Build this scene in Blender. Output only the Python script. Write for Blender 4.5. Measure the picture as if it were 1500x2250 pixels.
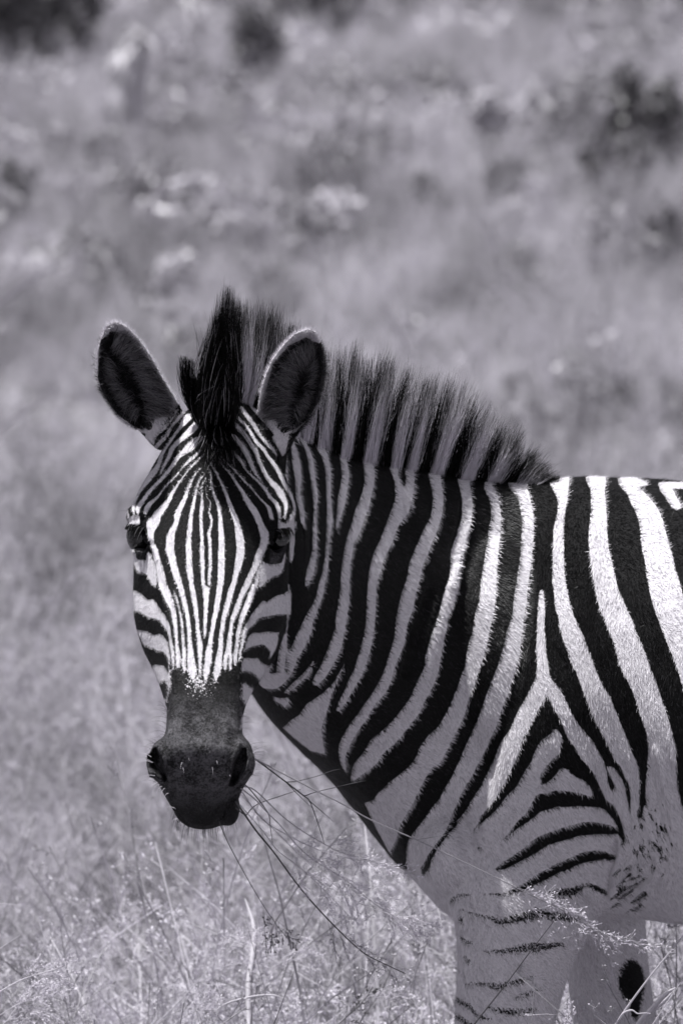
import bpy, bmesh, math, random
import numpy as np
from mathutils import Vector, Matrix, noise as mnoise
random.seed(7); np.random.seed(7)
RNG = np.random.default_rng(11)
scene = bpy.context.scene
for o in list(bpy.data.objects): bpy.data.objects.remove(o)
COL = scene.collection

# ---------------------------------------------------------------- camera
CAM = np.array([0.0, -12.0, 2.2])
AIM = np.array([0.0, 0.0, 1.27])
cd = bpy.data.cameras.new('camera'); cam = bpy.data.objects.new('camera', cd); COL.objects.link(cam)
cam.location = CAM
cam.rotation_euler = Vector(AIM - CAM).to_track_quat('-Z', 'Y').to_euler()
DIST = float(np.linalg.norm(AIM - CAM))
cd.sensor_fit = 'HORIZONTAL'; cd.sensor_width = 24.0
cd.lens = 24.0 * DIST / 1.0
cd.clip_start = 0.1; cd.clip_end = 900
cd.dof.use_dof = True; cd.dof.focus_distance = 11.62; cd.dof.aperture_fstop = 7.5
cd.dof.aperture_blades = 9
scene.camera = cam
scene.render.resolution_x = 682; scene.render.resolution_y = 1024

# ---------------------------------------------------------------- sky and sun
SUN_DIR = Vector((-0.225, -0.06, 0.97)).normalized()
sun_elev = math.asin(SUN_DIR.z); sun_rot = math.atan2(SUN_DIR.x, SUN_DIR.y)
w = bpy.data.worlds.new('World'); scene.world = w; w.use_nodes = True
nt = w.node_tree; nt.nodes.clear()
sky = nt.nodes.new('ShaderNodeTexSky'); sky.sky_type = 'NISHITA'; sky.sun_disc = False
sky.sun_elevation = sun_elev; sky.sun_rotation = sun_rot; sky.dust_density = 2.0
bw = nt.nodes.new('ShaderNodeRGBToBW')
tint = nt.nodes.new('ShaderNodeCombineColor')
mr = []
for k, v in enumerate((0.965, 0.945, 1.06)):
    m = nt.nodes.new('ShaderNodeMath'); m.operation = 'MULTIPLY'; m.inputs[1].default_value = v
    nt.links.new(bw.outputs[0], m.inputs[0]); nt.links.new(m.outputs[0], tint.inputs[k])
bg = nt.nodes.new('ShaderNodeBackground'); bg.inputs[1].default_value = 0.083
out = nt.nodes.new('ShaderNodeOutputWorld')
nt.links.new(sky.outputs[0], bw.inputs[0]); nt.links.new(tint.outputs[0], bg.inputs[0]); nt.links.new(bg.outputs[0], out.inputs[0])
sd = bpy.data.lights.new('sun', 'SUN'); sd.energy = 4.3; sd.angle = math.radians(0.53); sd.color = (1.0, 0.992, 0.99)
so = bpy.data.objects.new('sun', sd); COL.objects.link(so); so.location = (0, 0, 30)
so.rotation_euler = (-SUN_DIR).to_track_quat('-Z', 'Y').to_euler()
vs = scene.view_settings
vs.view_transform = 'Standard'; vs.look = 'None'; vs.exposure = 0.6; vs.gamma = 1.0; vs.use_curve_mapping = False
scene.cycles.use_denoising = True
scene.cycles.max_bounces = 7; scene.cycles.diffuse_bounces = 6; scene.cycles.glossy_bounces = 2; scene.cycles.transmission_bounces = 4; scene.cycles.transparent_max_bounces = 8

# ---------------------------------------------------------------- photo geometry helpers
_q = cam.rotation_euler.to_matrix()
RX = np.array(_q @ Vector((1, 0, 0))); RU = np.array(_q @ Vector((0, 1, 0))); RF = np.array(_q @ Vector((0, 0, -1)))
def W(px, py, Y):
    "the point of the vertical plane Y that is seen at px, py of a 1500 x 2250 frame (measured lengths to metres)"
    px = np.asarray(px, float); py = np.asarray(py, float); Y = np.asarray(Y, float)
    d = RF * DIST + RX * ((px[..., None] - 750) / 1500.0) + RU * (-(py[..., None] - 1125) / 1500.0)
    t = (Y - CAM[1]) / d[..., 1]
    return CAM + d * t[..., None]
def PXY(P):
    "inverse of W: frame position of world points, used once to lay the coat pattern on the animal"
    v = P - CAM; z = v @ RF
    return 750 + 1500 * DIST * (v @ RX) / z, 1125 - 1500 * DIST * (v @ RU) / z

# ---------------------------------------------------------------- mesh helpers
def link(name, me, mat=None, parent=None, **props):
    o = bpy.data.objects.new(name, me); COL.objects.link(o)
    if mat is not None: me.materials.append(mat)
    if parent is not None: o.parent = parent
    for k, v in props.items(): o[k] = v
    return o
def mesh_np(name, V, F, smooth=True):
    "V (n,3), F (m,k) index array or list of such arrays"
    me = bpy.data.meshes.new(name)
    if not isinstance(F, (list, tuple)): F = [F]
    F = [np.asarray(f, np.int32) for f in F if len(f)]
    V = np.asarray(V, np.float32)
    me.vertices.add(len(V)); me.vertices.foreach_set('co', V.ravel())
    nl = sum(f.size for f in F); npoly = sum(len(f) for f in F)
    me.loops.add(nl); me.loops.foreach_set('vertex_index', np.concatenate([f.ravel() for f in F]))
    tot = np.concatenate([np.full(len(f), f.shape[1], np.int32) for f in F])
    st = np.concatenate([[0], np.cumsum(tot)[:-1]]).astype(np.int32)
    me.polygons.add(npoly); me.polygons.foreach_set('loop_start', st); me.polygons.foreach_set('loop_total', tot)
    me.polygons.foreach_set('use_smooth', np.full(npoly, smooth, bool))
    me.update(calc_edges=True)
    return me
def set_attr(me, name, vals):
    a = me.attributes.new(name, 'FLOAT', 'POINT'); a.data.foreach_set('value', np.asarray(vals, np.float32))
def crom(P, n):
    "Catmull-Rom through the rows of P, n samples a span"
    P = np.asarray(P, float)
    if len(P) < 3:
        t = np.linspace(0, 1, n + 1)[:, None]; return P[0] * (1 - t) + P[-1] * t
    Q = np.vstack([2 * P[0] - P[1], P, 2 * P[-1] - P[-2]]); o = []
    for i in range(len(P) - 1):
        a, b, c, d = Q[i:i + 4]
        for t in np.arange(n) / n:
            o.append(.5 * ((2 * b) + (c - a) * t + (2 * a - 5 * b + 4 * c - d) * t * t + (3 * b - 3 * c + d - a) * t ** 3))
    o.append(P[-1]); return np.array(o)
def loft(rings):
    "closed mesh from rings (r,n,3)"
    R = np.asarray(rings); r, n, _ = R.shape
    V = R.reshape(-1, 3); i = np.arange(r - 1)[:, None] * n; j = np.arange(n)[None]
    a = i + j; b = i + (j + 1) % n
    F = np.stack([a, b, b + n, a + n], -1).reshape(-1, 4)
    V = np.vstack([V, R[0].mean(0), R[-1].mean(0)]); c0 = r * n; c1 = c0 + 1; jj = np.arange(n)
    T = np.vstack([np.stack([(jj + 1) % n, jj, np.full(n, c0)], 1), np.stack([(r - 1) * n + jj, (r - 1) * n + (jj + 1) % n, np.full(n, c1)], 1)])
    return V, F, T
def tubes(C, rad, sides=3, close=True):
    "C (m,k,3) centre lines, rad (m,k) radii -> V, F for m thin tubes"
    C = np.asarray(C, float); rad = np.asarray(rad, float); m, k, _ = C.shape
    d = np.gradient(C, axis=1); d /= np.linalg.norm(d, axis=2, keepdims=True) + 1e-12
    ref = RNG.normal(size=(m, 1, 3)); s = np.cross(d, ref); s /= np.linalg.norm(s, axis=2, keepdims=True) + 1e-12
    u = np.cross(d, s); an = np.arange(sides) * 2 * math.pi / sides
    V = C[:, :, None] + rad[:, :, None, None] * (s[:, :, None] * np.cos(an)[None, None, :, None] + u[:, :, None] * np.sin(an)[None, None, :, None])
    V = V.reshape(-1, 3)
    base = (np.arange(m) * k * sides)[:, None, None]; i = (np.arange(k - 1) * sides)[None, :, None]; j = np.arange(sides)[None, None]
    a = base + i + j; b = base + i + (j + 1) % sides
    F = np.stack([a, b, b + sides, a + sides], -1).reshape(-1, 4)
    return V, F
# ---------------------------------------------------------------- material helpers
class MT:
    def __init__(s, name):
        s.m = bpy.data.materials.new(name); s.m.use_nodes = True; s.t = s.m.node_tree
        s.b = s.t.nodes['Principled BSDF']; s.L = s.t.links.new
    def n(s, typ, **kw):
        x = s.t.nodes.new('ShaderNode' + typ)
        for k, v in kw.items(): setattr(x, k, v)
        return x
    def val(s, sock, v):
        if hasattr(v, 'is_linked') or hasattr(v, 'links'): s.L(v, sock)
        else: sock.default_value = v
    def math(s, op, a, b=0.0, c=None, clamp=False):
        x = s.n('Math', operation=op, use_clamp=clamp); s.val(x.inputs[0], a); s.val(x.inputs[1], b)
        if c is not None: s.val(x.inputs[2], c)
        return x.outputs[0]
    def attr(s, name):
        return s.n('Attribute', attribute_name=name).outputs['Fac']
    def coord(s, scale=(1, 1, 1), rot=(0, 0, 0), kind='Object'):
        c = s.n('TexCoord'); mp = s.n('Mapping'); mp.inputs['Scale'].default_value = scale; mp.inputs['Rotation'].default_value = rot
        s.L(c.outputs[kind], mp.inputs[0]); return mp.outputs[0]
    def noise(s, co, scale, detail=3, rough=.55, dist=0.0):
        x = s.n('TexNoise'); s.L(co, x.inputs['Vector']); x.inputs['Scale'].default_value = scale
        x.inputs['Detail'].default_value = detail; x.inputs['Roughness'].default_value = rough; x.inputs['Distortion'].default_value = dist
        return x.outputs['Fac']
    def ramp(s, f, a, b, lo=0.0, hi=1.0):
        x = s.n('MapRange', interpolation_type='SMOOTHSTEP'); s.val(x.inputs[0], f)
        for k, v in zip((1, 2, 3, 4), (a, b, lo, hi)): x.inputs[k].default_value = v
        return x.outputs[0]
    def mix(s, f, a, b):
        x = s.n('Mix', data_type='RGBA'); s.val(x.inputs[0], f)
        for i, c in ((6, a), (7, b)):
            if isinstance(c, tuple): x.inputs[i].default_value = (*c, 1)
            else: s.L(c, x.inputs[i])
        return x.outputs[2]
    def bump(s, h, strength=.5, dist=.001):
        x = s.n('Bump'); x.inputs['Strength'].default_value = strength; x.inputs['Distance'].default_value = dist
        s.L(h, x.inputs['Height']); s.L(x.outputs[0], s.b.inputs['Normal']); return x
VOX = .0032
# ---------------------------------------------------------------- coat pattern: stripes as centre lines with half widths
# every row: x, y, half width (same units as W); W rows white, B rows black, polygons as outlines
def S(ox, oy, k, s):
    v = [float(t) for t in s.replace(';', ' ').replace(',', ' ').split()]
    a = np.array(v).reshape(-1, 3); a = a * k; a[:, 0] += ox; a[:, 1] += oy; return a
def P2(ox, oy, k, s):
    a = np.array([float(t) for t in s.replace(';', ' ').replace(',', ' ').split()]).reshape(-1, 2) * k
    return a + np.array([ox, oy])
N = lambda s: S(0, 0, 1, s)
PN = lambda s: P2(0, 0, 1, s)
BODY = []
def bw_(k, a): BODY.append((k, a))
# pale lower zone of chest and leg
bw_('PW', PN("900 1905 930 1840 975 1800 1000 1730 1080 1710 1160 1720 1320 1745 1345 1740 1360 1700 1400 1790 1440 1740 1640 1740 1700 2400 700 2400 700 1950 870 1905"))
bw_('PB', PN("1200 1537 1210 1540 1222 1563 1233 1587 1241 1610 1260 1633 1274 1657 1288 1673 1304 1697 1313 1720 1324 1743 1332 1755 1346 1765 1352 1780 1335 1775 1313 1770 1280 1765 1200 1760 1165 1785 1140 1790 1150 1750 1120 1740 1100 1740 1105 1720 1118 1697 1129 1673 1137 1657 1146 1633 1153 1610 1166 1587 1178 1563 1191 1540"))
bw_('PB', PN("1345 1660 1385 1700 1410 1790 1404 1800 1396 1800 1388 1800 1378 1760 1370 1720 1352 1690"))
for s in (
 "996 1650 20.4;985 1673 25.6;971 1697 28;958.5 1720 29;945.7 1743 28;934.6 1767 27;918 1790 25;904 1813 25;892 1837 18.6;879 1860 15;874 1875 14;880 1890 10;886 1900 6;891 1907 3",
 "1076 1650 17.5;1068 1673 17.5;1056.5 1697 17.5;1043.7 1720 18.7;1032 1743 18.7;1018 1767 16;1006 1790 15;993 1813 8.5;983 1825 6;973 1837 7;962 1850 8;952 1860 9.5;946 1875 9;943 1883 7;938 1897 7.5;933 1907 8.5;928 1918 5;925 1925 1.5",
 "1161 1650 19;1149 1673 20.4;1137 1697 18.6;1123.5 1720 18;1109.6 1743 18;1088.6 1767 14.6;1070.5 1790 11;1055 1813 6;1042 1827 3",
 "1050 1865 1.5;1064 1859 3.5;1083 1853 5;1097 1844 6.5;1113 1830 8.5;1130 1813 10;1149 1799 12;1165 1783 15;1181 1769 16;1200 1762 18;1220 1756 17;1243 1757 17;1267 1758 14;1290 1762 11;1313 1764 10;1332 1771 9;1346 1785 9;1356 1804 6;1361 1823 6.5;1366 1839 5;1368 1848 3;1365 1858 2",
 "1405 1650 17;1408 1673 13;1412 1697 9;1411 1720 7;1411 1743 6.4;1408 1767 5;1408 1790 3.5;1408 1797 1",
 "1520 1600 35;1520 1650 35;1522 1700 35;1526 1740 35;1534 1767 35;1545 1790 30;1560 1820 22",
 "1088 1911 2;1107 1903 7;1130 1890 9;1153 1876 11;1177 1859 13;1197 1847 13;1225 1837 13;1243 1832 14;1267 1825 13;1290 1821 14;1313 1821 12;1337 1824 10;1353 1828 5",
 "1107 1967 2;1130 1958 4;1153 1949 6;1173 1937 8;1197 1924 9.5;1220 1911 9.5;1243 1902 11;1267 1891 10;1285 1884 11.5;1302 1882 11;1325 1880 9;1343 1885 6",
 "990 1981 3.5;998 1974 2.5;1013 1967 2.2;1035 1968 1.2", "1060 1966 1;1085 1966 1.6;1107 1967 2",  # no stripes: thin dark lines painting in the shade of a skin fold
 "1208 1962 3;1230 1961 7;1255 1960 8;1272 1952 6;1280 1946 3", "1290 1944 3;1310 1952 5;1325 1960 6;1330 1965 3",
 "1012 2000 1;1030 2007 1.5;1060 2013 1.5;1082 2020 4;1098 2026 6;1122 2021 7.5;1145 2015 9;1164 2010 9.5;1180 2007 9.5;1203 2010 9;1227 2014 9;1243 2014 9;1266 2019 5",
 "1063 2089 1.2;1098 2091 4;1122 2088 5;1145 2084 7.5;1164 2083 9;1180 2082 9.5;1203 2079 7;1227 2076 4;1235 2077 3",
 "1021 2163 1.2;1052 2161 2.2;1082 2166 5;1098 2168 6;1122 2161 4;1145 2154 3.5;1168 2146 1.5",
 "1000 2196 5;1017 2206 5;1031 2213 4.5;1040 2224 3;1059 2236 3;1080 2240 1.5",
 "1070 2213 1.5;1091 2220 3.5;1115 2223 6;1138 2223 6;1161 2221 4;1175 2215 2.5",
 "1131 2194 1.5;1147 2187 3;1168 2180 2;1187 2173 1.5", "991 2231 3;1005 2236 5;1021 2246 5;1040 2258 6;1070 2268 5",
 "1012 2020 5;1013 2028 1.5", "1010 2060 1.5;1022 2069 3;1040 2073 1.5", "1020 2103 2;1030 2112 3",
 "1285 1660 0.1;1286 1660 0.1",
 ): bw_('B', N(s))
# chestnut on the inner side of the far foreleg
bw_('B', N("1385 2128 20;1385 2140 26;1386 2160 29;1388 2182 24;1392 2204 14;1395 2228 9"))
# white stripes, neck to flank
for s in (
 "637 948 3;637 954 4;646 990 6;651 1020 9;655 1050 7;654 1080 5;657 1100 6;662 1120 5.5;664 1140 5.5;662.6 1160 5.5;662.6 1190 5.5;662 1220 4.5;661 1240 4;659 1260 3;654 1280 3.5;647 1300 2.5;641 1312 1.5",
 "648 1130 1.5;645 1160 6;641.5 1190 8;640 1210 8;639.5 1240 4.5;637 1260 3;635 1280 2",
 "655.5 948 4;667 970 5;676 990 5;682 1010 6;684.5 1030 6.5;687.5 1050 5.5;690 1070 6;692.5 1090 5.5;692.5 1110 3.5;692.5 1130 3.5;691 1150 4;691 1180 5;691 1210 5;687 1230 7;684 1245 8;680 1260 8;675 1280 4.5;673 1288 2",
 "664 1291 2;658 1300 5;652 1310 8;647 1320 5;642 1330 4;639 1345 2.5;637 1360 2",
 "646 950 2;652 962 3;658 974 1",
 "680 925 12;686 940 9;692.5 960 7.5;702 980 8;712.5 1000 7.5;717.5 1020 6.5;721 1040 6;721.5 1080 5.5;722.5 1100 5.5;723.5 1120 5.5;724 1140 7;722.5 1160 6;720 1180 4;719 1200 4;718 1220 4;716 1240 5.5;713 1260 5.5;707.5 1280 6.5;704 1300 7;698 1320 7;693 1330 7;689.5 1340 8.5;679 1360 9.5;673.5 1380 13;664 1400 14;655.5 1420 13;649.5 1430 13;641.5 1440 13;631 1460 17;616 1478 22;600 1490 24;588 1492 22",
 "735 915 20;739 940 18;744 960 13;747 980 9.5;752 1000 7;756 1020 7.5;758 1040 8;757 1060 8;753.5 1080 8.5;750 1100 9;747 1120 7;742.5 1140 4.5;739 1160 2;738.5 1166 1",
 "797 935 20;800 960 18;805 980 15;807.5 1000 12.5;809.5 1020 11.5;811.5 1040 11.5;811 1060 11;807 1080 11;801.5 1100 11.5;794.5 1120 13.5;787.5 1140 12.5;782 1160 12;773 1180 11;769 1190 9;763.5 1220 9.5;760.5 1240 9.5;759 1260 10;758 1280 10;757 1300 10;755.5 1320 11.5;753 1340 12;749.5 1360 12.5;747 1380 11;742 1400 12;736.5 1420 13.5;728 1440 13;718.5 1460 12;708 1480 11;700 1490 10;693 1500 7",
 "688 1455 1.5;676 1475 4.5;665 1488 5.5;655 1497 5.5;645 1507 5.5;628 1521 3.5",
 "878 970 30;880 1000 29;882 1023 27;887 1047 23;888 1070 21.6;887 1093 19;880.7 1117 18.7;868 1140 15;857.3 1163 13;849 1187 14;838 1210 13;832.5 1220 12.5;827 1240 13;822 1260 12;818 1280 10;816 1300 10;815 1320 10;814.7 1340 10.3;813.8 1360 10.2;812 1380 10;809 1400 10;804 1420 11;799 1440 11;792.5 1460 10.5;785 1480 10;774 1500 10;764 1520 8;753.5 1540 7.5;742 1560 4",
 "948 980 17;951 1000 17;955 1047 13;959 1070 11.7;962 1093 12;961 1117 11.7;956 1140 12.3;946.6 1163 14.6;935.5 1187 14;926.7 1210 15.5;916 1233 14.6;910.4 1257 14.6;905.8 1280 14.6;898 1303 15;893.5 1327 16.5;886 1353 15;880.7 1377 12.8;878.3 1400 11.7;872 1423 12.6;863 1447 10.5;856 1470 10.5;848 1493 12;835 1518 12.4;818.5 1540 10;804 1560 11;799 1570 10.5;781.7 1593 11.7;766 1617 11;756 1640 11.7;751.3 1663 7;755.4 1687 4;760 1698 1.5",
 "1016 990 17;1016 1020 16;1019 1058 13;1021 1070 12;1025 1093 11;1026.5 1117 11.7;1024.8 1140 11;1019.5 1163 12.8;1013.7 1187 14;1005.5 1210 15;1002 1233 13;1000 1257 12;996 1280 13;989 1303 14;984.5 1320 13.5;974.6 1353 11.5;968.8 1377 13.4;961.8 1400 14.6;956.5 1423 16.3;951 1447 17;948 1470 16;938.4 1493 18;926.8 1517 17;915.7 1540 16.3;901.7 1563 18;883 1587 18;863.7 1610 19;848 1625 20;829 1640 20;815.5 1663 19;791.5 1687 16;775.8 1710 6",
 "1068 1040 8;1072 1060 8;1073 1072 10;1083 1093 10;1088 1117 10.5;1089 1140 11;1086.6 1163 13.4;1084 1187 13.4;1081 1210 14;1078 1233 15;1075.5 1257 16.3;1073 1280 17.5;1071.4 1303 18;1069 1327 19;1066 1340 19.5;1063 1353 20;1058 1377 18.7;1054 1400 19;1047.5 1423 20;1041.6 1447 18.7;1036 1470 16.3;1028 1493 17;1019.5 1517 16.3;1010.7 1540 17;1003 1563 18.7;991.5 1587 20;978 1610 20.5;961 1633 26;946 1657 28",
 "1136 1045 24;1138 1060 22;1140 1070 17;1150 1093 14;1155.5 1117 13.5;1158.5 1140 13.5;1158.8 1163 13.4;1157.5 1187 13.5;1156 1210 13;1154.3 1233 13.3;1150.5 1257 13.5;1147.3 1280 13.3;1144 1303 14;1141.5 1327 14.5;1137.7 1353 13.4;1133 1377 15.8;1128 1400 17.5;1124.4 1423 18.6;1118.6 1447 20;1112.8 1470 20;1103.5 1493 21;1095.7 1517 21.7;1086.5 1540 21.5;1078.4 1563 21.6;1071 1587 22;1059.5 1610 21.5;1050 1633 22;1038.5 1657 21.5;1031 1673 20;1019 1697 20;1006 1720 18.6;993 1743 19.6;982 1767 19.8;967 1790 24;956 1813 27;937 1837 27;921 1860 27;914 1883 22;909 1907 15;918 1930 12",
 "1227 1035 24;1227.6 1052 22.7;1231 1070 18;1234.6 1093 12;1234 1117 9.3;1230.5 1140 9.3;1227 1163 11.7;1226.5 1187 11.7;1226.4 1210 12.2;1226.2 1233 12.5;1226.2 1257 13.6;1227.6 1280 14.6;1231.7 1303 15;1234.6 1327 17;1242 1353 17.5;1249 1377 20;1258 1400 22.7;1266.7 1423 23;1275.4 1447 24;1285 1470 21;1293.5 1493 22;1304 1517 23;1315.7 1540 25.6;1325 1563 25.6;1335.5 1587 24.5;1346 1610 23.3;1357 1633 22.7;1366.4 1657 21.6;1376 1673 18.7;1386 1697 17;1392 1720 12;1393.8 1743 10.5;1394.4 1767 10;1393 1790 8.7;1391.5 1813 6;1390 1840 5",
 "1308 1030 22;1308 1049 21.6;1311 1061 20;1312 1070 16.3;1313.6 1093 16;1314.5 1117 17;1314.5 1140 18.7;1313 1163 20;1313.7 1187 21.8;1316 1210 21.6;1320 1233 23.3;1324.4 1257 24;1329 1280 25;1334.3 1303 25.7;1343 1327 27.4;1353.6 1353 27.4;1363.5 1377 29;1371.7 1400 28;1381 1423 30;1388.6 1447 31;1398 1470 29.8;1408.4 1493 28.6;1417.8 1517 28.6;1425.3 1540 28;1433.5 1563 28;1440.5 1587 28;1447.5 1610 28;1451.5 1633 29.8;1454 1657 31;1453 1673 31.5;1453 1697 32.6;1452.7 1720 34.4;1453 1743 36;1456 1767 36;1458 1790 38",
 "1375 1040 18;1375 1055 18;1387 1070 17.5;1392 1082 13;1400 1093 18.6;1416.6 1117 22.7;1427.6 1140 25.6;1433 1163 27.4;1436.4 1187 29.7;1441.6 1210 30.3;1447.5 1233 31.5;1451 1257 32.6;1457.4 1280 34.4;1462.7 1303 35;1470 1327 35;1480 1353 36;1490 1377 37;1500 1400 38;1510 1423 38;1520 1447 38;1530 1480 38;1545 1530 38;1560 1600 38",
 "1385 1058 11;1410 1062 7;1420 1064 3", "1450 1064 5;1475 1066 7;1520 1068 8", "1460 1072 12;1470 1085 12;1476 1097 11;1485 1110 10;1488 1114 7",
 "1190 1299 3;1189 1303 5;1189 1327 7.6;1188.5 1350 8.5;1187.5 1377 8.5;1188.5 1400 9.5;1188.5 1423 10.5;1190 1447 11;1191.5 1470 13.4;1192 1493 17;1193 1510 22",
 "1185 1515 20;1172 1540 18.5;1159 1563 19;1147 1587 19;1136 1610 17.5;1124 1633 21;1117 1650 23;1107 1673 22;1096 1697 22;1084 1720 21.7;1071 1743 20.5;1054 1767 20;1037 1790 16;1020 1812 18",
 "1203 1505 14;1214 1517 14;1225 1540 15.8;1237.5 1563 15.2;1248.6 1587 15.8;1261 1610 18.5;1279.5 1633 19.8;1293.5 1657 19.8;1306 1673 18.6;1318 1697 14;1324 1720 10.5;1335 1743 11;1342.5 1755 10.5;1349 1764 5",
 "1336 1688 4;1343 1694 8;1350.7 1708 9.3;1357 1720 8.7;1363.5 1743 8;1365 1767 7.6;1367.5 1790 7.6;1375 1813 8;1381 1837 11",
 "1220 1610 8;1221 1622 13;1211 1635 20;1205 1648 25;1196 1662 24;1188 1673 19;1181.5 1685 18.7;1174 1697 19;1164 1720 22;1153 1743 24;1135 1767 28;1116 1790 26;1096 1813 28;1070 1837 30",
 ): bw_('W', N(s))
bw_('PW', PN("758 1458 747 1474 735 1496 726 1508 709 1523 674 1547 658 1570 640 1582 620 1600 680 1650 714 1658 709 1628 706 1605 709 1590 716 1570 723 1547 726 1530 733 1515 745 1490"))
bw_('PW', PN("600 1530 612 1534 625 1534 634 1532 636 1540 632 1548 624 1556 615 1545 600 1540"))
bw_('PW', PN("918 1657 907 1675 896 1687 882 1698 868 1710 852 1722 842 1733 828 1745 821 1758 800 1765 820 1810 855 1875 864 1860 873 1837 879 1813 893 1790 907 1767 918 1743 929 1720 943 1697 960 1673 976 1650"))
bw_('PW', P2(1150, 1650, .23333, "370 160 410 180 450 225 550 270 610 320 640 360 655 435 600 425 500 395 400 380 300 375 220 400 150 410 60 440 30 350 100 335 150 330 220 300 270 260 310 220 330 175"))
bw_('B', N("1188 1712 1;1192 1705 5;1200 1694 6;1212 1680 6;1225 1668 7;1245 1660 9"))
bw_('B', N("880 1026 4;882 1034 7;883 1043 8;885 1058 6;886 1066 2"))
bw_('B', N("736 1590 1.4;737 1592 1.4"))
HEAD = []
def hd(k, a): HEAD.append((k, a))
L5 = lambda s: S(250, 900, .2, s)      # forehead, left half
R5 = lambda s: S(420, 900, .2, s)      # forehead, right half
for s in (
 "700 0 14 650 90 14 560 200 18 460 290 16 430 380 14 390 450 12 370 495 8",
 "800 -20 20 740 60 22 640 180 20 580 290 20 500 370 24 420 470 27 340 600 26 290 690 22 230 790 18 190 870 17 160 940 16 145 1020 15 145 1110 16 170 1170 14",
 "880 -40 14 860 50 30 800 100 42 720 210 20 640 320 20 580 410 16 530 490 24 490 600 25 455 670 34 370 760 44 300 850 38 260 930 25 225 1020 22 215 1090 18 225 1150 10",
 "960 100 20 930 140 40 860 215 42 790 280 34 700 360 28 640 430 28 600 530 24 560 600 20 520 690 13 510 715 5",
 "1010 305 10 990 300 22 920 335 42 840 410 50 790 450 38 710 520 24 640 620 22 580 700 22 500 790 22 420 870 22 350 960 24 300 1030 30 265 1090 26 265 1150 16",
 "960 440 8 900 500 20 830 560 18 760 630 10 690 720 10 600 810 12 540 880 12 480 960 15 420 1010 22 370 1070 30 345 1130 24",
 "990 490 10 920 560 14 850 630 12 790 700 10 730 780 12 680 860 15 640 920 22 600 1000 27 540 1080 40 480 1150 48",
 "960 640 7 900 700 12 850 800 15 810 900 20 770 1000 27 720 1100 32 690 1180 35",
 "1000 700 6 940 780 12 910 880 14 890 960 18 870 1060 22 850 1150 24",
 "1010 750 6 970 830 10 965 900 10 970 1000 18 965 1080 24 955 1150 20",
 "1020 770 4 1010 850 5 1020 950 6 1060 1020 8 1045 1130 12",
 "1040 640 8 1070 720 12 1075 820 15 1100 930 18 1150 1050 22 1168 1150 24",
 "1060 590 8 1120 680 12 1170 790 14 1220 890 18 1260 1000 22 1300 1100 27 1316 1150 29"): hd('W', L5(s))
for s in (
 "300 560 6 370 640 8 430 710 12 500 810 18 560 900 22 620 1010 33 690 1110 40 710 1150 40",
 "290 480 6 410 600 10 500 690 12 580 780 12 660 860 12 740 960 11 820 1040 15 860 1100 24 880 1180 26",
 "390 510 4 500 625 4",
 "360 390 12 460 470 20 550 570 17 600 660 12 700 760 13 790 850 18 850 940 20 930 1030 25 960 1100 25 975 1180 18",
 "350 190 25 420 270 28 500 330 33 570 420 33 620 510 30 660 600 26 700 690 18 740 750 11 790 800 5",
 "400 -40 15 400 20 15 430 110 22 510 190 26 590 280 25 650 370 24 710 460 26 740 560 22 790 660 24 840 750 26 920 840 34 980 920 40 1030 1020 28 1040 1090 20 1020 1180 12",
 "480 -40 15 480 20 15 510 80 18 590 170 16 650 250 22 710 350 22 790 430 22 840 510 20 900 590 24 960 680 26 1000 770 24 1050 870 22 1100 950 22 1130 1050 18 1125 1130 20 1100 1200 26 1040 1250 22",
 "540 -30 20 610 60 26 680 160 26 760 290 20 830 370 20 900 440 18 940 510 9"): hd('W', R5(s))
hd('PW', P2(420, 900, .2, "880 290 1080 270 1060 370 1040 480 1000 520 960 440 900 350"))
hd('PW', P2(420, 900, .2, "950 1190 1030 1250 1100 1225 1160 1225 1160 1290 1100 1290 950 1312"))
hd('W', N("641 1135 6;642 1160 6;641 1200 6;639 1230 4"))
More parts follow.
